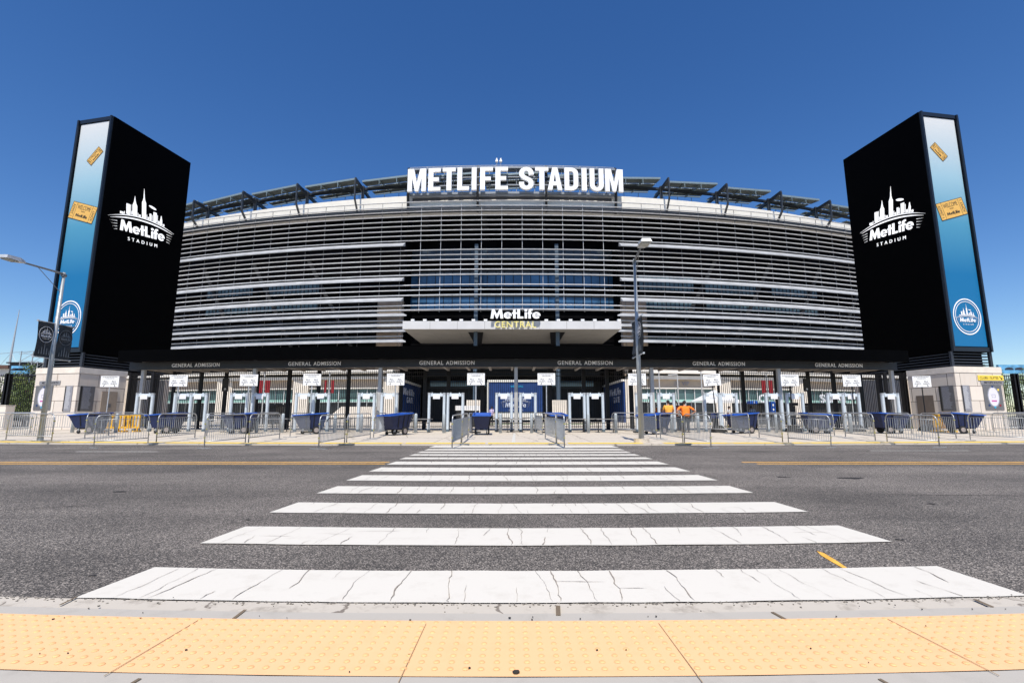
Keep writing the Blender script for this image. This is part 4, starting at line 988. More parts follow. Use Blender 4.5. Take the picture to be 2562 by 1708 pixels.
# ------------------------------------------------------------------ blue tilt carts
def mk_cart():
    t = thing('tilt_cart', (0, 0, 0), 'cart', 'cart', 'blue plastic tilt carts on the plaza')
    prof = [(-.50, .34), (.62, .34), (.78, 1.04), (-.92, 1.04)]
    def shell(off, zb, w0, w1, top):
        P = [(-.50 + off, zb, w0), (.62 - off, zb, w0), (.80 - off, top + .02, w1), (-.87 + off * 1.6, top - .12, w1)]
        v = [];
        for x, z, w in P: v += [(x, -w / 2 + off * .5, z), (x, w / 2 - off * .5, z)]
        return v
    o_ = shell(0, .30, .62, .84, 1.08); i_ = shell(.04, .36, .60, .80, 1.085)
    mb = MB().add(o_, [(0, 1, 3, 2), (2, 3, 5, 4), (0, 2, 4, 6), (1, 3, 5, 7), (0, 1, 7, 6)]); body = mb.build('tub', M['cartout'], t, False)
    mb = MB().add(i_, [(0, 1, 3, 2), (2, 3, 5, 4), (0, 2, 4, 6), (1, 3, 5, 7), (0, 1, 7, 6)]); mb.build('tub_liner', M['cartin'], body)
    mb = MB(); lp = [(-.90, -.43, .955), (.83, -.43, 1.09), (.83, .43, 1.09), (-.90, .43, .955)]
    for k in range(4): mb.bar(lp[k], lp[(k + 1) % 4], .07, .055)
    mb.build('rim', M['cartin'], body)
    mb = MB()
    for s in (-1, 1):
        mb.bar((-.45, s * .25, .27), (.65, s * .25, .27), .05, .06)
        for x in (-.2, .15, .45): mb.bar((x, s * .335, .38), (x * 1.2, s * .405, 1.0), .05, .03)
    mb.build('chassis', M['blackm'], t)
    for s in (-1, 1):
        w = MB().tube([(.30, s * .30, .2), (.30, s * .37, .2)], .2, 16).build('wheel', M['rubber'], t); MB().tube([(.30, s * .372, .2), (.30, s * .38, .2)], .12, 12).build('hub', M['wheelgrey'], w)
        MB().tube([(-.35, s * .22, .09), (-.35, s * .28, .09)], .09, 12).build('caster', M['rubber'], t)
        MB().box(-.39, -.31, s * .25 - .03, s * .25 + .03, .12, .27).build('caster_fork', M['galv'], t)
    MB().tube([(.80, -.28, .62), (.95, -.28, .85), (.95, .28, .85), (.80, .28, .62)], .018, 6).build('handle', M['blackm'], t)
    MB().tube([(-.1 + .04 * math.cos(a), -.372, .86 + .04 * math.sin(a)) for a in [k * 1.047 for k in range(6)]], .008, 5, closed=True).build('round_mark', M['white'], t)
    return t
CT = [(225, 1083, 172, 'in front of the left pylon base'), (416, 1086, 180, 'left of the leftmost gate lettering, spout hidden'), (600, 1087, 195, 'behind the second front barrier run'), (776, 1088, 205, 'showing a small round mark, behind barriers'),
      (990, 1091, 62, 'standing free with its spout to the left'), (1206, 1090, 92, 'seen end-on left of the centre column'), (1392, 1088, 95, 'inside the barriers right of the crosswalk'), (1638, 1089, 30, 'behind barriers right of the lamp post'),
      (1856, 1085, 20, 'behind barriers below the fifth gate lettering'), (2050, 1084, 5, 'behind barriers left of the last gate lettering'), (2227, 1080, 185, 'below the right-hand canopy column'), (2408, 1077, 180, 'in front of the right pylon base')]
proto = mk_cart()
for i, (px, py, rz, d) in enumerate(CT):
    g = gpt(px, py - 3); g.y = min(g.y, 26.6); g.x = xat(px, g.y, .6); g.z = gz(g.y); o = instance(proto, i > 0, g, R(rz if i > 3 and i < 9 else (0 if i in (0,) else rz - 180 if i < 4 else rz)), 'navy blue tilt cart ' + d)
    if i in (9, 10, 11): o.rotation_euler = (0, 0, R({9: 165, 10: 182, 11: 178}[i]))

# ------------------------------------------------------------------ steel crowd barriers
def mk_barrier():
    t = thing('crowd_barrier', (0, 0, 0), 'barrier', 'crowd barrier', 'steel crowd barriers round the plaza edge'); L = 1.16; h = 1.09; r = .2
    pts = [(-L, 0, .04), (-L, 0, h - r)] + [(-L + r - r * math.cos(a), 0, h - r + r * math.sin(a)) for a in (R(22), R(45), R(68), R(90))] + [(L - r + r * math.sin(a), 0, h - r + r * math.cos(a)) for a in (0, R(22), R(45), R(68), R(90))] + [(L, 0, .04)]
    mb = MB().tube(pts, .021, 8); mb.tube([(-L, 0, .22), (L, 0, .22)], .017, 6); mb.tube([(-L, 0, .94), (L, 0, .94)], .010, 6); mb.build('frame', M['galv'], t, True)
    mb = MB(); n = 20
    for k in range(1, n): x = -L + 2 * L * k / n; mb.tube([(x, 0, .22), (x, 0, .94 if 1 < k < n - 1 else .93)], .0095, 5, False)
    mb.build('bars', M['galv'], t)
    for s in (-1, 1):
        MB().box(s * L - .03, s * L + .03, -.3, .3, .0, .02).build('foot', M['galv'], t)
        for z_ in (.79, .33): MB().box(s * (L + .015) - .015, s * (L + .015) + .015, -.026, .026, z_, z_ + .045).build('hook', mat('yellow_tag', (.34, .31, .10), .6), t)
    return t
BR = [  # x,y of one foot, x,y of the other, where it stands
 (-14, 1101, 160, 1107, 'at the far left kerb in front of the lamp post'), (167, 1106, 300, 1087, 'slanting back from the left lamp post'), (232, 1120.5, 372, 1110, 'leftmost with a foot on the road'), (381, 1109, 494, 1096, 'slanting back in front of the second cart'),
 (509, 1121.5, 615, 1112.5, 'second from the left with a foot on the road'), (620, 1111.5, 700, 1098, 'below the second gate lettering, slanting back'), (703, 1096.5, 792, 1083, 'behind the fourth cart'), (796, 1123, 863, 1114.5, 'third from the left with a foot on the road'),
 (866, 1114, 927, 1099, 'below the left side of the third gate lettering, front'), (930, 1097.5, 968, 1087, 'left of the free-standing cart'), (984, 1084, 1036, 1077.5, 'just behind the free-standing cart'),
 (1130.6, 1122, 1154, 1114, 'end-on at the left edge of the crosswalk, on the road'), (1155, 1113, 1170, 1098, 'second end-on at the left of the crosswalk'), (1170.5, 1097, 1183, 1085, 'third end-on at the left of the crosswalk by a cart'),
 (1412.6, 1121.5, 1392.5, 1113, 'end-on at the right edge of the crosswalk, on the road'), (1392, 1112.5, 1364, 1098, 'second end-on at the right of the crosswalk'), (1364, 1090, 1334, 1079, 'short run behind the right crosswalk barriers'),
 (1531, 1083, 1602, 1085, 'left of the right lamp post, set back'), (1606, 1086, 1650, 1097.5, 'leaning out from behind the right lamp post'), (1652, 1098, 1710, 1112.5, 'in front of the staff in orange, slanting'), (1713, 1113, 1779, 1120.5, 'front one below the open gateway, a foot on the road'),
 (1737, 1080, 1822, 1084, 'set back at the right of the open gateway'), (1823, 1084, 1888, 1095, 'in front of the cart below the fifth lettering'), (1891, 1095, 1971, 1110, 'slanting forward right of the fifth-lettering cart'), (1975, 1110.5, 2077, 1119.5, 'second to the right with a foot on the road'),
 (1905, 1078, 2010, 1081, 'set back behind the fifth-lettering barriers'), (2015, 1083, 2098, 1092, 'in front of the tenth cart'), (2102, 1092.5, 2210, 1107, 'slanting forward left of the last front barrier'), (2218, 1107, 2353, 1119.5, 'rightmost with a foot on the road'),
 (2072, 1079, 2181, 1083, 'set back in front of the last pair of detectors'), (2185, 1081, 2284, 1087, 'in front of the cart at the right column'), (2289, 1088, 2419, 1101, 'slanting in front of the last cart'), (2426, 1102, 2590, 1112, 'at the far right kerb'),
 (2357, 1072, 2466, 1075, 'against the right pylon base'), (2486, 1081, 2600, 1086, 'right of the right pylon base, middle row'), (2512, 1066, 2620, 1068, 'rearmost on the far right before the trees'),
 (-30, 1069, 90, 1070, 'rearmost on the far left before the trees'), (-45, 1083, 93, 1085, 'far left middle row'), (110, 1074, 238, 1075, 'against the left pylon base'), (240, 1075, 360, 1076, 'set back left of the first canopy column'), (497, 1094, 600, 1083, 'set back behind the second front run'), (604, 1083, 700, 1079, 'set back below the second gate lettering')]
proto = mk_barrier()
for i, (x0, y0, x1, y1, d) in enumerate(BR):
    a, b = gpt(x0, y0), gpt(x1, y1)
    for q_, px_ in ((a, x0), (b, x1)):
        if q_.y > 29.6: q_.y = 29.6; q_.x = xat(px_, 29.6, .5); q_.z = gz(29.6)
    c = (a + b) / 2; dd = b - a; L = max(1.5, min(3.0, dd.length * .985))
    o = instance(proto, i > 0, c, math.atan2(dd.y, dd.x), 'grey steel crowd barrier ' + d, L / 2.36)
    # a barrier stepping off the kerb tilts a little
    o.rotation_euler = (0, -math.asin(max(-.3, min(.3, dd.z / max(1, dd.length)))), math.atan2(dd.y, dd.x))
    if abs(dd.z) < .02: o.location.z = c.z

# ------------------------------------------------------------------ bollards
def mk_bollard():
    mb = MB(); mb.tube([(0, 0, 0), (0, 0, .98), (0, 0, 1.03), (0, 0, 1.055)], [.085, .085, .07, .03], 14)
    t = mb.build('bollard', M['bollard'], None, True); return tag(t, 'b', 'bollard', 'grey pipe bollards along the plaza')
BP = [(183, 'at the left pylon base'), (291, 'left of the first canopy column'), (518, 'behind the second front run'), (643.5, 'left of the second gate lettering sign'), (707, 'between the third cart and the fourth'), (838, 'right of the fourth cart'), (904, 'left of the eighth detector legs'), (1040, 'beside the black table left of the crosswalk'),
      (1111, 'in front of the tenth detector'), (1252, 'left of the centre column'), (1330, 'right of the centre column'), (1472, 'between two detectors right of the crosswalk'), (1541, 'left of the right lamp post'), (1680, 'in front of the man in amber'), (1747, 'right of the man in orange'), (1942, 'below the detector at the sixth column'), (2128, 'in front of the last detector pair')]
pb = mk_bollard()
for i, (p, d) in enumerate(BP):
    Y = 26.9 + abs(p - 1281) * .0006; o = instance(pb, i > 0, (xat(p, Y, .6), Y, gz(Y)), 0, 'grey round-topped bollard ' + d)

# ------------------------------------------------------------------ tables
def mk_table():
    t = thing('folding_table', (0, 0, 0), 't', 'table', 'dark folding tables at the gates')
    MB().box(-.55, .55, -.3, .3, .72, .76).build('table_top', M['tabletop'], t); mb = MB()
    for s in (-1, 1):
        MB().tube([(s * .42, -.25, .02), (s * .42, .25, .02)], .02, 6).tube([(s * .42, 0, .02), (s * .42, 0, .72)], .025, 6).build('leg', M['table'], t)
    MB().box(-.42, .42, -.02, .02, .5, .53).build('brace', M['table'], t)
    return t
TP = [(1055, 27.6, 'left of the crosswalk'), (1262, 28.1, 'left of the centre column'), (1289, 27.7, 'before the centre column'), (1352, 28.3, 'behind the right crosswalk barriers'), (1443, 27.7, 'under the fourteenth detector'), (1478, 28.1, 'between the fourteenth and fifteenth detectors'), (1516, 27.5, 'right of the fifteenth detector'),
      (855, 28.4, 'left of the eighth detector'), (575, 28.2, 'left of the fourth detector'), (700, 28.3, 'behind the set back barriers'), (1900, 28.3, 'left of the twentieth detector'), (2050, 28.5, 'behind the tenth cart')]
pt = mk_table()
for i, (p, Y, d) in enumerate(TP): instance(pt, i > 0, (xat(p, Y, .6), Y, gz(Y)), R(random.choice((0, 90, 5, -8, 82))), 'dark folding table ' + d)

# ------------------------------------------------------------------ street lamps with banners
def lamp(x, Y, top, base, label, head_dx):
    t = thing('street_lamp', (x, Y, gz(Y)), label, 'street lamp', 'street lamps at the kerb'); z0 = gz(Y)
    b = MB()
    if base: b.prism(arcpts(x, Y, .30, .30, 0, 330, 11), .16, z0=z0)
    else: b.box(x - .22, x + .22, Y - .22, Y + .22, z0, z0 + .03)
    b.build('footing', M['plaza'] if base else M['galvlight'], t)
    MB().tube([(x, Y, z0), (x, Y, top)], [.105, .055], 14).build('pole', mat('lamp_pole_grey', (.36, .38, .39), .42, .3, var=.06), t, True)
    hy = Y - 1.8; hz = top - .02; hx = x + head_dx
    MB().tube([(x, Y, top - .06), (hx, hy + .3, hz)], [.045, .035], 8).tube([(x, Y, top - .9), (x * .45 + hx * .55, Y * .45 + hy * .55, (top * .45 + hz * .55) - .04)], .012, 5).tube([(x, Y - .08, top - .12), (x, Y + .08, top - .12)], .08, 8).build('arm', mat('arm_grey', (.16, .17, .18), .4, .4), t)
    h = MB().add([(hx - .12, hy + .35, hz - .03), (hx + .12, hy + .35, hz - .03), (hx + .2, hy + .1, hz - .06), (hx + .2, hy - .45, hz - .05), (hx - .2, hy - .45, hz - .05), (hx - .2, hy + .1, hz - .06),
                  (hx - .08, hy + .35, hz + .06), (hx + .08, hy + .35, hz + .06), (hx + .15, hy + .1, hz + .11), (hx + .15, hy - .4, hz + .08), (hx - .15, hy - .4, hz + .08), (hx - .15, hy + .1, hz + .11)],
                 [(0, 1, 2, 3, 4, 5), (6, 7, 8, 9, 10, 11)] + [(k, (k + 1) % 6, 6 + (k + 1) % 6, 6 + k) for k in range(6)]).build('lamp_head', M['galvlight'], t)
    MB().box(hx - .14, hx + .14, hy - .35, hy + .05, hz - .09, hz - .05).build('lens', mat('lamp_lens', (.35, .36, .34), .15), h)
    for s, zz in ((-1, 'nearer the street'), (1, 'on the plaza side')):
        for z in (4.88, 3.42):
            mb = MB().tube([(x, Y, z), (x, Y + s * .80, z)], .02, 6); mb.tube([(x, Y + s * .78, z), (x, Y + s * .83, z)], .04, 8); mb.build('banner_rod', M['galvlight'], t)
        # cloth with a slight curl
        n = 6; v = []; f = []
        for j in range(7):
            for i in range(n + 1):
                q = i / n; zz_ = 4.86 - 1.42 * j / 6; v.append((x + .025 * math.sin(q * 5 + j * .9), Y + s * (.11 + .66 * q), zz_))
        for j in range(6):
            for i in range(n): a = j * (n + 1) + i; f.append((a, a + 1, a + n + 2, a + n + 1))
        v2 = [(a + .012, b_, c) for a, b_, c in v]; k0 = len(v)
        bn = MB().add(v + v2, f + [tuple(k0 + q for q in g) for g in f]).build('banner', M['bannerblk'], t)
        side = 1 if x < 0 else -1
        rd = Vector((0, side, 0)); fr = frame((x + side * .055, Y + s * .44, 4.36), rd, (0, 0, 1)); mb = MB()
        mb.strip(arcpts(0, 0, .31, .33, 0, 360, 24), arcpts(0, 0, .295, .315, 0, 360, 24), .004, fr); emblem(mb, fr @ Matrix.Translation((0, -.09, 0)), .004, .43)
        mb.build('banner_emblem', M['bannerwhite'] if s < 0 else M['bannergrey'], bn)
        mb = MB()
        for q in range(5): xx = -.24 + q * .11; hh = (.18, .3, .45, .28, .2)[q]; mb.prism([(xx, 0), (xx + .05, 0), (xx + .035, hh * .8), (xx + .025, hh), (xx + .015, hh * .8)], .003, frame((x + side * .055, Y + s * .44, 3.55), rd, (0, 0, 1)))
        mb.build('banner_skyline', M['bannergrey'], bn)
    return t
lamp(xat(1605, 18.95, .2), 18.95, 7.35, True, 'grey street lamp with charcoal banners, right of the crosswalk', -.12)
lamp(xat(101, 20.0, .2), 20.0, 7.1, False, 'grey street lamp with charcoal banners at the far left', -.3)

# ------------------------------------------------------------------ people
def skin(name, m, joints, edges, parent, sub=1, root=0):
    me = bpy.data.meshes.new(name); me.from_pydata([j[0] for j in joints], edges, []); o = bpy.data.objects.new(name, me); C.objects.link(o)
    md = o.modifiers.new('s', 'SKIN'); md.use_smooth_shade = True; sv = me.skin_vertices[0].data
    for i, j in enumerate(joints): r = j[1]; sv[i].radius = (r, r) if not isinstance(r, tuple) else r; sv[i].use_root = (i == root)
    if sub: sm = o.modifiers.new('b', 'SUBSURF'); sm.levels = sub; sm.render_levels = sub
    dg = bpy.context.evaluated_depsgraph_get(); ev = o.evaluated_get(dg); nm = bpy.data.meshes.new_from_object(ev); nm.materials.clear(); nm.materials.append(m)
    o.modifiers.clear(); o.data = nm; bpy.data.meshes.remove(me); o.name = name; o.parent = parent; PLOC[o.name] = Vector(); return o
def person(px, Y, rz, shirt, trousers, label, h=1.75, lean=0, arms='down', hair='hair', wide_=1.0, seat=False):
    x = xat(px, Y, 1); t = thing('person', (0, 0, 0), label, 'person'); k = h / 1.75; L = lean
    W = wide_
    hip = (0, 0, .95); ch = (0, -.02 - .25 * L, 1.30); nk = (0, -.02 - .38 * L, 1.50); hd = (0, -.05 - .48 * L, 1.62 - .05 * L)
    hand = lambda s: {'down': (s * .27 * W, -.06 - .1 * L, .80), 'front': (s * .13, -.34 - .3 * L, 1.05), 'hips': (s * .22 * W, -.06 - .05 * L, 1.0)}[arms]
    elb = lambda s: {'down': (s * .27 * W, -.02 - .2 * L, 1.10), 'front': (s * .27 * W, -.12 - .3 * L, 1.14), 'hips': (s * .40 * W, .06, 1.18)}[arms]
    sh = lambda s: (s * .19 * W, -.02 - .3 * L, 1.43)
    J = [(hip, (.15 * W, .11)), (ch, (.15 * W, .11)), (nk, .055), ((0, nk[1] - .01, 1.55 - .03 * L), .055), (hd, (.075, .09)), ((0, hd[1], hd[2] + .09), (.07, .085)),
         (sh(-1), .055), (elb(-1), .042), (hand(-1), .028), (sh(1), .055), (elb(1), .042), (hand(1), .028),
         ((-.09 * W, 0, .88), .085), ((-.11, -.03, .50), .058), ((-.11, .02, .09), .040), ((.09 * W, 0, .88), .085), ((.12, -.01, .50), .058), ((.13, .03, .09), .040),
         ((-.12, -.13, .03), .035), ((.14, -.12, .03), .035)]
    E = [(0, 1), (1, 2), (2, 3), (3, 4), (4, 5), (1, 6), (6, 7), (7, 8), (1, 9), (9, 10), (10, 11), (0, 12), (12, 13), (13, 14), (0, 15), (15, 16), (16, 17), (14, 18), (17, 19)]
    # five fingers on each hand
    for s, hi in ((-1, 8), (1, 11)):
        hx, hy, hz = hand(s); e = elb(s); d = (Vector((hx, hy, hz)) - Vector(e)).normalized(); sd = Vector((0, 1, 0)) if abs(d.y) < .7 else Vector((1, 0, 0))
        for q in range(4):
            b = Vector((hx, hy, hz)) + d * .05 + sd * (.027 - .018 * q); J.append((tuple(b), .010)); J.append((tuple(b + d * (.07, .08, .075, .06)[q] + Vector((-s * .015, 0, 0))), .008)); n_ = len(J); E += [(hi, n_ - 2), (n_ - 2, n_ - 1)]
        b = Vector((hx, hy, hz)) + sd * .04 + d * .02; J.append((tuple(b), .011)); J.append((tuple(b + sd * .02 + d * .04), .009)); n_ = len(J); E += [(hi, n_ - 2), (n_ - 2, n_ - 1)]
    body = skin('body', M['skin'], J, E, t)
    mid = lambda a, b, q: tuple(a[i] * (1 - q) + b[i] * q for i in range(3))
    SJ = [((0, 0, .90), (.185 * W, .14)), ((0, 0, .93), (.19 * W, .145)), (mid(hip, ch, .5), (.19 * W, .15)), (ch, (.19 * W, .14)), ((0, nk[1], 1.46), (.10, .08)), (sh(-1), .078), (mid(sh(-1), elb(-1), .75), .066), (sh(1), .078), (mid(sh(1), elb(1), .75), .066)]
    skin('shirt', M[shirt], SJ, [(0, 1), (1, 2), (2, 3), (3, 4), (3, 5), (5, 6), (3, 7), (7, 8)], t)
    TJ = [((0, 0, .96), (.172 * W, .128)), ((-.09 * W, 0, .82), .11), ((-.11, -.03, .5), .085), ((-.11, .02, .08), .068), ((.09 * W, 0, .82), .11), ((.12, -.01, .5), .085), ((.13, .03, .08), .068)]
    skin('trousers', M[trousers], TJ, [(0, 1), (1, 2), (2, 3), (0, 4), (4, 5), (5, 6)], t)
    # face details and hair
    fy = hd[1] - .10; fz = hd[2] + .03
    mb = MB()
    for s in (-1, 1): mb.box(s * .033 - .012, s * .033 + .012, fy - .004, fy + .02, fz - .006, fz + .006)
    mb.box(-.022, .022, fy + .002, fy + .02, fz - .075, fz - .068); mb.build('face_features', M['ink'], t)
    mb = MB().add([(-.012, fy + .01, fz - .035), (.012, fy + .01, fz - .035), (0, fy - .022, fz - .035), (0, fy + .005, fz + .008)], [(0, 1, 2), (0, 2, 3), (1, 3, 2), (0, 3, 1)]); mb.build('nose', M['skin'], t)
    mb = MB(); n1_, n2_ = 7, 12; o_ = 0
    for a in range(n1_):
        th = R(5 + a * 17)
        for b in range(n2_):
            ph = 2 * math.pi * b / n2_; back = max(0, math.sin(ph)); tt = th * (1 + .25 * back - .25 * max(0, -math.sin(ph)))
            mb.v.append((.093 * math.sin(tt) * math.cos(ph), hd[1] + .008 + .108 * math.sin(tt) * math.sin(ph), hd[2] + .045 + .118 * math.cos(tt)))
    for a in range(n1_ - 1):
        for b in range(n2_): mb.f.append([a * n2_ + b, a * n2_ + (b + 1) % n2_, (a + 1) * n2_ + (b + 1) % n2_, (a + 1) * n2_ + b])
    mb.f.append(list(range(n2_))); mb.build('hair', M[hair], t, True)
    for s in (-1, 1): MB().box(s * .12 - .05, s * .12 + .05, -.17, .08, .0, .07).build('shoe', M['rubber'], t, False, .015)
    t.location = (x, Y, gz(Y)); t.rotation_euler = (0, 0, R(rz)); t.scale = (k, k, k); PLOC[t.name] = Vector(t.location); return t
person(1673.5, 27.9, 172, 'amber', 'navyc', 'person in an amber shirt seen from behind, standing left in the open gateway', 1.78, 0, 'front', wide_=1.1)
person(1717, 27.6, 185, 'orange', 'navyc', 'heavy person in a bright orange shirt bending forward with hands on hips', 1.74, .35, 'hips', wide_=1.42)
person(1691, 30.2, 5, 'maroon', 'navyc', 'person in a maroon shirt facing the street between the two orange shirts', 1.80, 0, 'front')
person(1706, 29.5, 20, 'maroon', 'navyc', 'person in dark maroon bending behind the orange shirt', 1.66, .4, 'front')
person(1714, 31.0, -10, 'navyc', 'navyc', 'person in dark clothes standing behind the staff at the gateway', 1.82, 0, 'down')
person(1229, 45, 150, 'lilac', 'navyc', 'person in a pale lilac shirt beyond the fence near the blue wall', 1.75, .2, 'down')
person(2157, 36.5, 40, 'amber', 'navyc', 'person in a yellow shirt and dark cap behind the fence near the right pylon', 1.68, 0, 'front')
person(1821, 38, 60, 'bannerwhite', 'khaki', 'person in a white top behind the fence beside the white tent', 1.62, .2, 'down')
person(1888, 34.6, 200, 'bannerwhite', 'navyc', 'person in black and white stooping behind the fence at the fifth lettering', 1.60, .5, 'down')
person(1645, 33.5, 130, 'orange', 'navyc', 'person in orange half hidden behind a detector post', 1.7, .2, 'down')

# ------------------------------------------------------------------ things on the inner concourse
def simple(name, mb, m, label, cat, group=None): return tag(mb.build(name, m), label, cat, group)
xL, xR = xat(1223, 58, 3), xat(1358, 58, 3)
dw = thing('display_wall', ((xL + xR) / 2, 58, .19), 'big blue display wall with a skyline emblem beyond the central gates', 'display wall')
MB().box(xL, xR, 58, 58.5, 1.55, 5.05).build('blue_panel', M['blue'], dw)
MB().box(xL - .18, xR + .18, 57.9, 58.6, 5.06, 5.32).box(xL - .2, xL - .02, 57.92, 58.4, .19, 5.05).build('white_frame', M['cream'], dw)
MB().box(xL, xR, 58.1, 58.5, .6, 1.5).build('white_skirt', M['cream'], dw)
mb = MB(); cxm = (xL + xR) / 2; emblem(mb, frame((cxm, 57.98, 2.25), (1, 0, 0), (0, 0, 1)), .02, 2.5); mb.build('emblem', M['palevinyl'], dw)
mb = MB(); put_text(mb, 'VISITORS', frame((cxm + .1, 57.98, 4.55), (1, 0, 0), (0, 0, 1)), w=1.5, h=.22, extrude=.01, offset=.02); 
MB().box(0, 0, 0, 0, 0, 0) and mb.build('heading', M['cyan'], dw)
struct(MB().add([(-6, 52, .196), (9, 52, .196), (9, 56.5, .196), (-6, 56.5, .196)], [(0, 1, 2, 3)]).build('lawn', M['grass']))
# white tent
def tent(px, Y, w, label):
    x = xat(px, Y, 1); t = thing('tent', (x, Y, .19), label, 'tent', 'white tents on the concourse')
    MB().add([(x - w, Y - w, 2.35), (x + w, Y - w, 2.35), (x + w, Y + w, 2.35), (x - w, Y + w, 2.35), (x, Y, 3.3)], [(0, 1, 4), (1, 2, 4), (2, 3, 4), (3, 0, 4)]).build('roof', M['white'], t)
    mb = MB()
    for i in range(8): x0 = x - w + 2 * w * i / 8; mb.prism([(x0, 0), (x0 + w / 4, 0), (x0 + w / 4, .22), (x0, .22)][:4] if i % 2 else [(x0, .06), (x0 + w / 8, 0), (x0 + w / 4, .06), (x0 + w / 4, .22), (x0, .22)], .02, frame((0, Y - w, 2.12), (1, 0, 0), (0, 0, 1)))
    mb.build('valance', M['white'], t)
    for a in (-1, 1):
        for b in (-1, 1): MB().tube([(x + a * w * .97, Y + b * w * .97, .19), (x + a * w * .97, Y + b * w * .97, 2.35)], .03, 6).build('leg', M['galvlight'], t)
    return t
tent(1790, 42, 1.5, 'white scalloped tent inside the open gateway on the right')
# light poles and red banner poles inside
for i, (p, top, d) in enumerate(((1651, 5.6, 'left'), (1697, 5.0, 'middle'), (1757, 5.8, 'right'))):
    Y = 47; x = xat(p, Y, 3); t = thing('inner_lamp_post', (x, Y, .19), 'slim pale lamp post beyond the open gateway, %s of three' % d, 'lamp post', 'slim lamp posts on the concourse')
    MB().tube([(x, Y, .19), (x, Y, top)], .06, 8).build('pole', M['column'], t); MB().bar((x - .9 if i == 1 else x, Y, top), (x + .5 if i == 0 else x, Y, top + .05), .12, .1).build('lamp_arm', M['column'], t)
for p, p2, d in ((659, 656, 'left of the second gate lettering'), (822, 819, 'by the stair on the left'), (1921, 1921, 'right of the fifth gate lettering')):
    Y = 44; x = xat(p, Y, 3); t = thing('banner_pole', (x, Y, .19), 'pole with two red banners behind the fence, ' + d, 'banner pole', 'poles with red banners')
    MB().tube([(x, Y, .19), (x, Y, 5.0)], .06, 8).build('pole', M['column'], t); k = .6 if p == 822 else 1
    for s in (-1, 1): MB().box(x + s * .32 - .2 * k, x + s * .32 + .2 * k, Y - .02, Y + .02, 3.1, 4.25).build('banner', M['red'], t)
# vertical black direction signs on fence
for p, d in ((547, 'on the left fence'), (2037, 'on the right fence')):
    x = xat(p, 32.9, 3); y = fenY(x) - .12; t = thing('direction_sign', (x, y, 2.6), 'tall black direction sign with a white arrow ' + d, 'sign', 'black direction signs on the fence')
    MB().box(x - .2, x + .2, y, y + .05, 2.75, 3.65).build('sign_board', M['ink'], t)
    MB().prism([(0, .14), (.09, .03), (.05, .03), (0, .08), (-.05, .03), (-.09, .03)], .004, frame((x, y - .005, 2.85), (1, 0, 0), (0, 0, 1))).prism([(-.012, -.07), (.012, -.07), (.012, .08), (-.012, .08)], .003, frame((x, y - .01, 2.87), (1, 0, 0), (0, 0, 1))).build('arrow', M['white'], t)
# blue cabinets and kiosk shapes on the right concourse
for i, (p0, p1, y0, y1, Y, m, d) in enumerate(((1877, 1897, 1002, 1010, 41, 'cartin', 'bright blue sign box over a dark stand'), (1930, 1940, 1004, 1036, 40, 'cartin', 'upright blue machine with white letters'), (1785, 1797, 1032, 1046, 34, 'cartin', 'blue bin on the ground by the tent'))):
    a, b = xat(p0, Y, 2), xat(p1, Y, 2); z0, z1 = zat(y1, Y), zat(y0, Y)
    t = thing('vending_box', ((a + b) / 2, Y, .19), d, 'kiosk'); MB().box(a, b, Y, Y + .6, z0, z1).build('cabinet', M[m], t, False, .02)
    mb = MB()
    for q in range(2): mb.box((a + b) / 2 - .07, (a + b) / 2 + .07, Y - .01, Y + .01, z0 + (z1 - z0) * (.3 + .35 * q), z0 + (z1 - z0) * (.45 + .35 * q))
    mb.build('white_print', M['white'], t)
    MB().box(a + .05, b - .05, Y + .05, Y + .5, .19, max(.22, z0)).build('plinth', M['table'], t)
for px, w, d, ch, m in ((1907, .75, 'white letter C on the shopfront glass right of the gateway', 'C', 'sign'), (2060, 1.1, 'large letters on the shopfront near the right pylon', 'SUN', 'sign')):
    Y = 55; x = xat(px, Y, 2.9); t = MB(); put_text(t, ch, frame((x + (.9 if len(ch) > 1 else 0), Y, 3.0), (1, 0, 0), (0, 0, 1)), h=.95, w=w * (2.4 if len(ch) > 1 else 1), extrude=.06, offset=.03)
    o = thing('shop_sign', (x, Y, 2.4), d, 'sign'); t.build('lettering', M['sign'], o)
    MB().box(x - .5, x + 2.2 if len(ch) > 1 else x + .5, Y + .15, Y + .25, 2.35, 2.5).build('rail', M['steel'], o)
    for q in (x - .45, x + (2.1 if len(ch) > 1 else .45)): MB().box(q - .04, q + .04, Y + .15, Y + .25, .19, 2.36).build('post', M['steel'], o)
# dark shop kiosks standing in front of the glass
for i, (p0, p1, h, Y, d) in enumerate(((640, 690, 2.3, 52, 'left'), (1905, 1990, 2.4, 50, 'middle'), (2040, 2110, 2.5, 54, 'right'))):
    a, b = xat(p0, Y, 2), xat(p1, Y, 2); t = thing('kiosk', ((a + b) / 2, Y, .19), 'dark refreshment kiosk seen through the fence, the %s one' % d, 'kiosk', 'dark kiosks on the concourse')
    MB().box(a, b, Y, Y + 2, .19, h - .3).build('counter', M['table'], t); MB().box(a - .15, b + .15, Y - .3, Y + 2.2, h - .28, h).build('roof', M['blackm'], t)
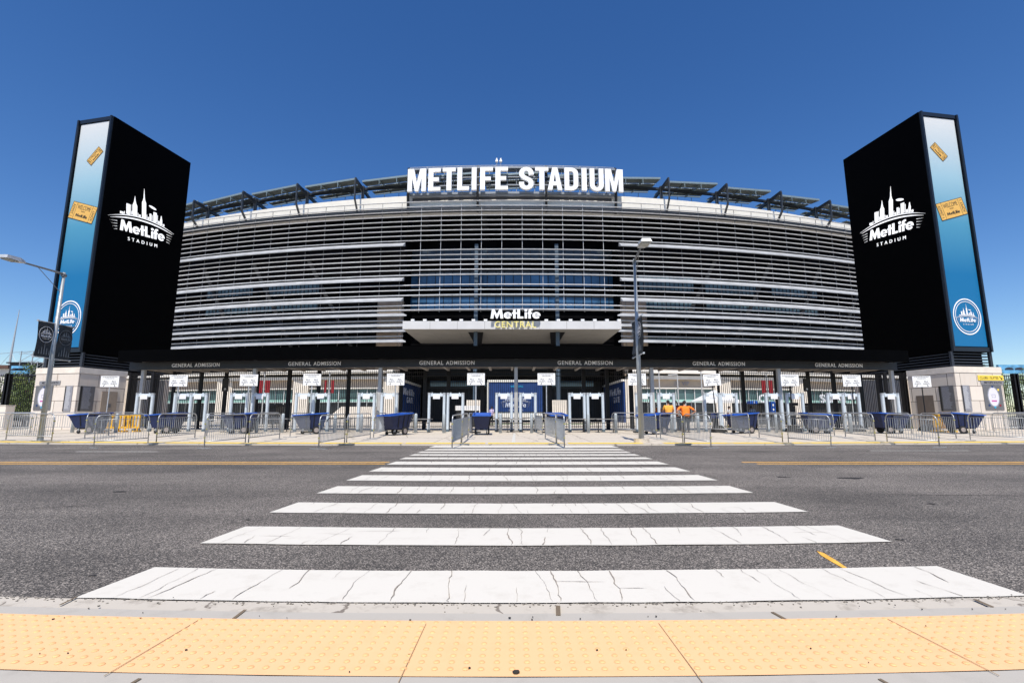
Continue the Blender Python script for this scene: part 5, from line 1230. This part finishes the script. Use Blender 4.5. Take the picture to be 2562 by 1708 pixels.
# stair with a pale side wall, left of the portal
a, b = xat(830, 55, 1), xat(935, 55, 1)
t = thing('stair', (a, 55, .19), 'pale concrete stair with dark railing behind the fence, left of centre', 'stair')
MB().prism([(a - 1.2, .19), (b, .19), (b, 2.1), (a + 1.0, 2.1)], 2.4, frame((0, 55, 0), (1, 0, 0), (0, 0, 1)) @ Matrix.Translation((0, 0, -2.4))).build('stair_flight', M['stonew'], t)
mb = MB(); mb.bar((a - 1.2, 55.05, 1.2), (a + 1.0, 55.05, 3.1), .05, .06); mb.bar((a + 1.0, 55.05, 3.1), (b, 55.05, 3.1), .05, .06)
for q in range(14): x = a - 1.2 + (b - a + 1.2) * q / 13; z = 1.2 + max(0, min(1, (x - a + 1.2) / 2.2)) * 1.9; mb.bar((x, 55.05, z - 1.0), (x, 55.05, z), .03, .03)
mb.build('railing', M['blackm'], t)
for p, d in ((1012, 'left'), (1560, 'right')):
    pass
# pale ticket booths by the portal columns
x = xat(1378, 36, 1); t = thing('booth', (x, 36, .19), 'small pale podium behind the fence right of centre', 'podium'); MB().box(x - .45, x + .45, 36, 36.6, .19, 1.25).build('podium_body', M['stonew'], t, False, .02); MB().box(x - .5, x + .5, 35.95, 36.65, 1.26, 1.32).build('podium_top', M['white'], t)
x = xat(1170, 40, 1); t = thing('booth', (x, 40, .19), 'small white counter behind the fence left of centre', 'podium'); MB().box(x - .9, x + .9, 40, 40.6, .19, 1.5).build('counter_body', M['table'], t); MB().box(x - 1, x + 1, 39.9, 40.7, 1.52, 1.9).build('counter_top', M['white'], t)

# yellow plastic barriers
def mk_yellow():
    t = thing('plastic_barrier', (0, 0, 0), 'y', 'plastic barrier', 'yellow plastic barriers'); mb = MB()
    mb.box(-.75, .75, -.03, .03, .9, 1.0); mb.box(-.75, .75, -.03, .03, .2, .3)
    for k in range(8): x = -.72 + k * .205; mb.box(x - .03, x + .03, -.028, .028, .3, .9)
    mb.build('panel', M['yellowp'], t)
    for s in (-1, 1): MB().box(s * .6 - .05, s * .6 + .05, -.25, .25, 0, .08).box(s * .6 - .04, s * .6 + .04, -.02, .02, .08, .2).build('foot', M['yellowp'], t)
    return t
py_ = mk_yellow()
for i, (p, Y, rz, d) in enumerate(((285, 28.2, 10, 'yellow plastic barrier behind the first cart, left one'), (321, 28.6, -8, 'yellow plastic barrier behind the first cart, right one'), (2344, 28, 60, 'yellow plastic barrier folded beside the last cart, left one'), (2362, 28.4, 80, 'yellow plastic barrier folded beside the last cart, right one'))):
    instance(py_, i > 0, (xat(p, Y, .6), Y, gz(Y)), R(rz), d)
# grey utility box at far left
x = xat(8, 31.5, 1); t = thing('utility_cabinet', (x, 31.5, .19), 'pale utility cabinet at the far left edge', 'cabinet'); MB().box(x - .35, x + .28, 31.3, 31.9, .19, 1.7).build('cabinet', M['stonew'], t, False, .02); MB().box(x - .37, x + .3, 31.28, 31.92, 1.71, 1.76).build('lid', M['stonew'], t)

# ------------------------------------------------------------------ trees beyond the side fences
def tree(x, Y, h, w, m, label):
    t = thing('tree', (x, Y, .19), label, 'tree', 'leafy trees beyond the side fences'); rr = random.Random(int(x * 31 + Y))
    mb = MB().tube([(x, Y, .0), (x + .05, Y, h * .35), (x - .05, Y + .05, h * .7)], [.13, .09, .04], 8)
    for k in range(6): a = k * 1.05; mb.tube([(x, Y, h * .3), (x + w * .3 * math.cos(a), Y + w * .3 * math.sin(a), h * .55), (x + w * .6 * math.cos(a), Y + w * .6 * math.sin(a), h * .8)], [.05, .03, .01], 5)
    mb.build('trunk', M['bark'], t); mb = MB(); cl = [(x + rr.uniform(-.8, .8) * w, Y + rr.uniform(-.6, .6) * w, h * rr.uniform(.25, .93), rr.uniform(.35, .62)) for _ in range(22)]
    for _ in range(3600):
        c = rr.choice(cl); d = Vector((rr.gauss(0, 1), rr.gauss(0, 1), rr.gauss(0, 1))).normalized() * c[3] * (rr.random() ** .4); p = Vector(c[:3]) + d
        a = Vector((rr.gauss(0, 1), rr.gauss(0, 1), rr.gauss(0, 1))).normalized(); b = a.orthogonal().normalized(); s = rr.uniform(.035, .075)
        mb.add([p - a * s, p + b * s * .6, p + a * s, p - b * s * .6], [(0, 1, 2, 3)])
    mb.build('crown', m, t); return t
k = 0
for sg in (-1, 1):
    wd = 'left' if sg < 0 else 'right'
    for i, (dx, dy, h, w) in enumerate(((33.4, 35.6, 4.5, 1.3), (35.6, 36.4, 4.9, 1.5), (38.0, 35.8, 4.4, 1.4), (40.6, 36.6, 5.0, 1.6), (43.2, 36.0, 4.6, 1.5), (35.0, 39.5, 4.8, 1.5), (39.5, 39.8, 5.0, 1.5))):
        tree(sg * dx, dy, h, w, M['leaf'] if i % 2 else M['leaf2'], '%s tree beyond the %s fence, counted from the pylon the %s' % ('dark green' if i % 2 else 'yellow-green', wd, ORD[i] if i < 5 else ('sixth, in back' if i == 5 else 'seventh, in back')))
# ------------------------------------------------------------------ far left: mast, scaffold tower, low building, billboard; far right: billboard
Y = 150; x = xat(28, Y, 20); t = thing('mast', (x, Y, 0), 'slender white mast with stays far off at the left', 'mast')
MB().tube([(x, Y, 0), (x, Y, zat(885, Y)), (x + .4, Y, zat(775, Y))], [.35, .3, .08], 8).build('mast_pole', M['galvlight'], t)
mb = MB(); z = zat(882, Y)
for s in (-1, 1): mb.tube([(x, Y, z), (x + s * 7, Y, 9 if s > 0 else 11)], .05, 4)
mb.tube([(x - 14, Y, zat(892, Y)), (x, Y, z), (x + 12, Y, zat(875, Y))], .06, 4); mb.build('stays', M['galv'], t)
Y = 90
for i, (px, top, w) in enumerate(((78, 880, 2.2), (93, 905, 1.8))):
    x = xat(px, Y, 10); zt = zat(top, Y); t = thing('scaffold_tower', (x, Y, 0), 'distant open lattice scaffold tower, the %s one' % ('taller' if i == 0 else 'shorter'), 'scaffold tower', 'scaffold towers at the far left'); mb = MB()
    for a in (-1, 1):
        for b in (-1, 1): mb.bar((x + a * w / 2, Y + b * w / 2, 0), (x + a * w / 2, Y + b * w / 2, zt), .1, .1)
    z = 4
    while z < zt:
        for b in (-1, 1): mb.bar((x - w / 2 - .4, Y + b * w / 2, z), (x + w / 2 + .4, Y + b * w / 2, z), .08, .08); mb.bar((x - w / 2, Y + b * w / 2, z), (x + w / 2, Y + b * w / 2, min(zt, z + 1.4)), .06, .06)
        z += 1.4
    mb.build('lattice', M['galv'], t)
    mb = MB()
    for q in range(3): mb.box(x - 1 + q * .9, x - .5 + q * .9, Y - 1.4, Y - 1, zt * .72, zt * .72 + .5)
    mb.build('stage_lights', M['blackm'], t)
Y = 110; a, b = xat(-60, Y, 8), xat(18, Y, 8); t = thing('low_building', ((a + b) / 2, Y, 0), 'low distant building with a pale wall and brown roof at the left edge', 'building')
MB().box(a, b, Y, Y + 12, 0, zat(922, Y)).build('wall', M['cream'], t); MB().box(a - 1, b + .6, Y - 1, Y + 13, zat(922, Y) + .01, zat(914, Y)).build('roof', mat('brown_roof', (.10, .055, .04), .8), t)
for px0, px1, Y, d, y0 in ((26, 68, 80, 'left', 915), (2500, 2600, 75, 'right', 912)):
    a, b = xat(px0, Y, 8), xat(px1, Y, 8); z0, z1 = zat(934, Y), zat(y0, Y); t = thing('billboard', ((a + b) / 2, Y, 0), 'blue printed billboard above the trees at the far %s' % d, 'billboard', 'billboards beyond the trees')
    MB().box(a, b, Y, Y + .4, z0, z1).build('panel', mat('billboard_blue', (.10, .30, .50), .6, var=.5, scale=.8), t)
    mb = MB()
    for q in range(3): cx_ = a + (b - a) * (.25 + .25 * q); mb.prism(arcpts(cx_, 0, .7, .35, 0, 180, 8), .02, frame((0, Y - .03, (z0 + z1) / 2 - .1), (1, 0, 0), (0, 0, 1)))
    mb.build('printed_shapes', mat('dark_print', (.02, .02, .03), .6), t)
    for q in (a + .5, b - .5): MB().box(q - .15, q + .15, Y + .45, Y + .7, 0, z1 - .2).build('post', M['steel'], t)
Y = 95; x = xat(47, Y, 8); t = thing('roof_unit', (x, Y, 0), 'dark rooftop block above the left billboard', 'building'); MB().box(x - 2.2, x + 2.6, Y, Y + 3, 0, zat(909, Y)).build('wall', M['steel'], t); MB().box(x - 2.6, x + 3, Y - .4, Y + 3.4, zat(909, Y) + .01, zat(906, Y)).build('roof', M['blackm'], t)
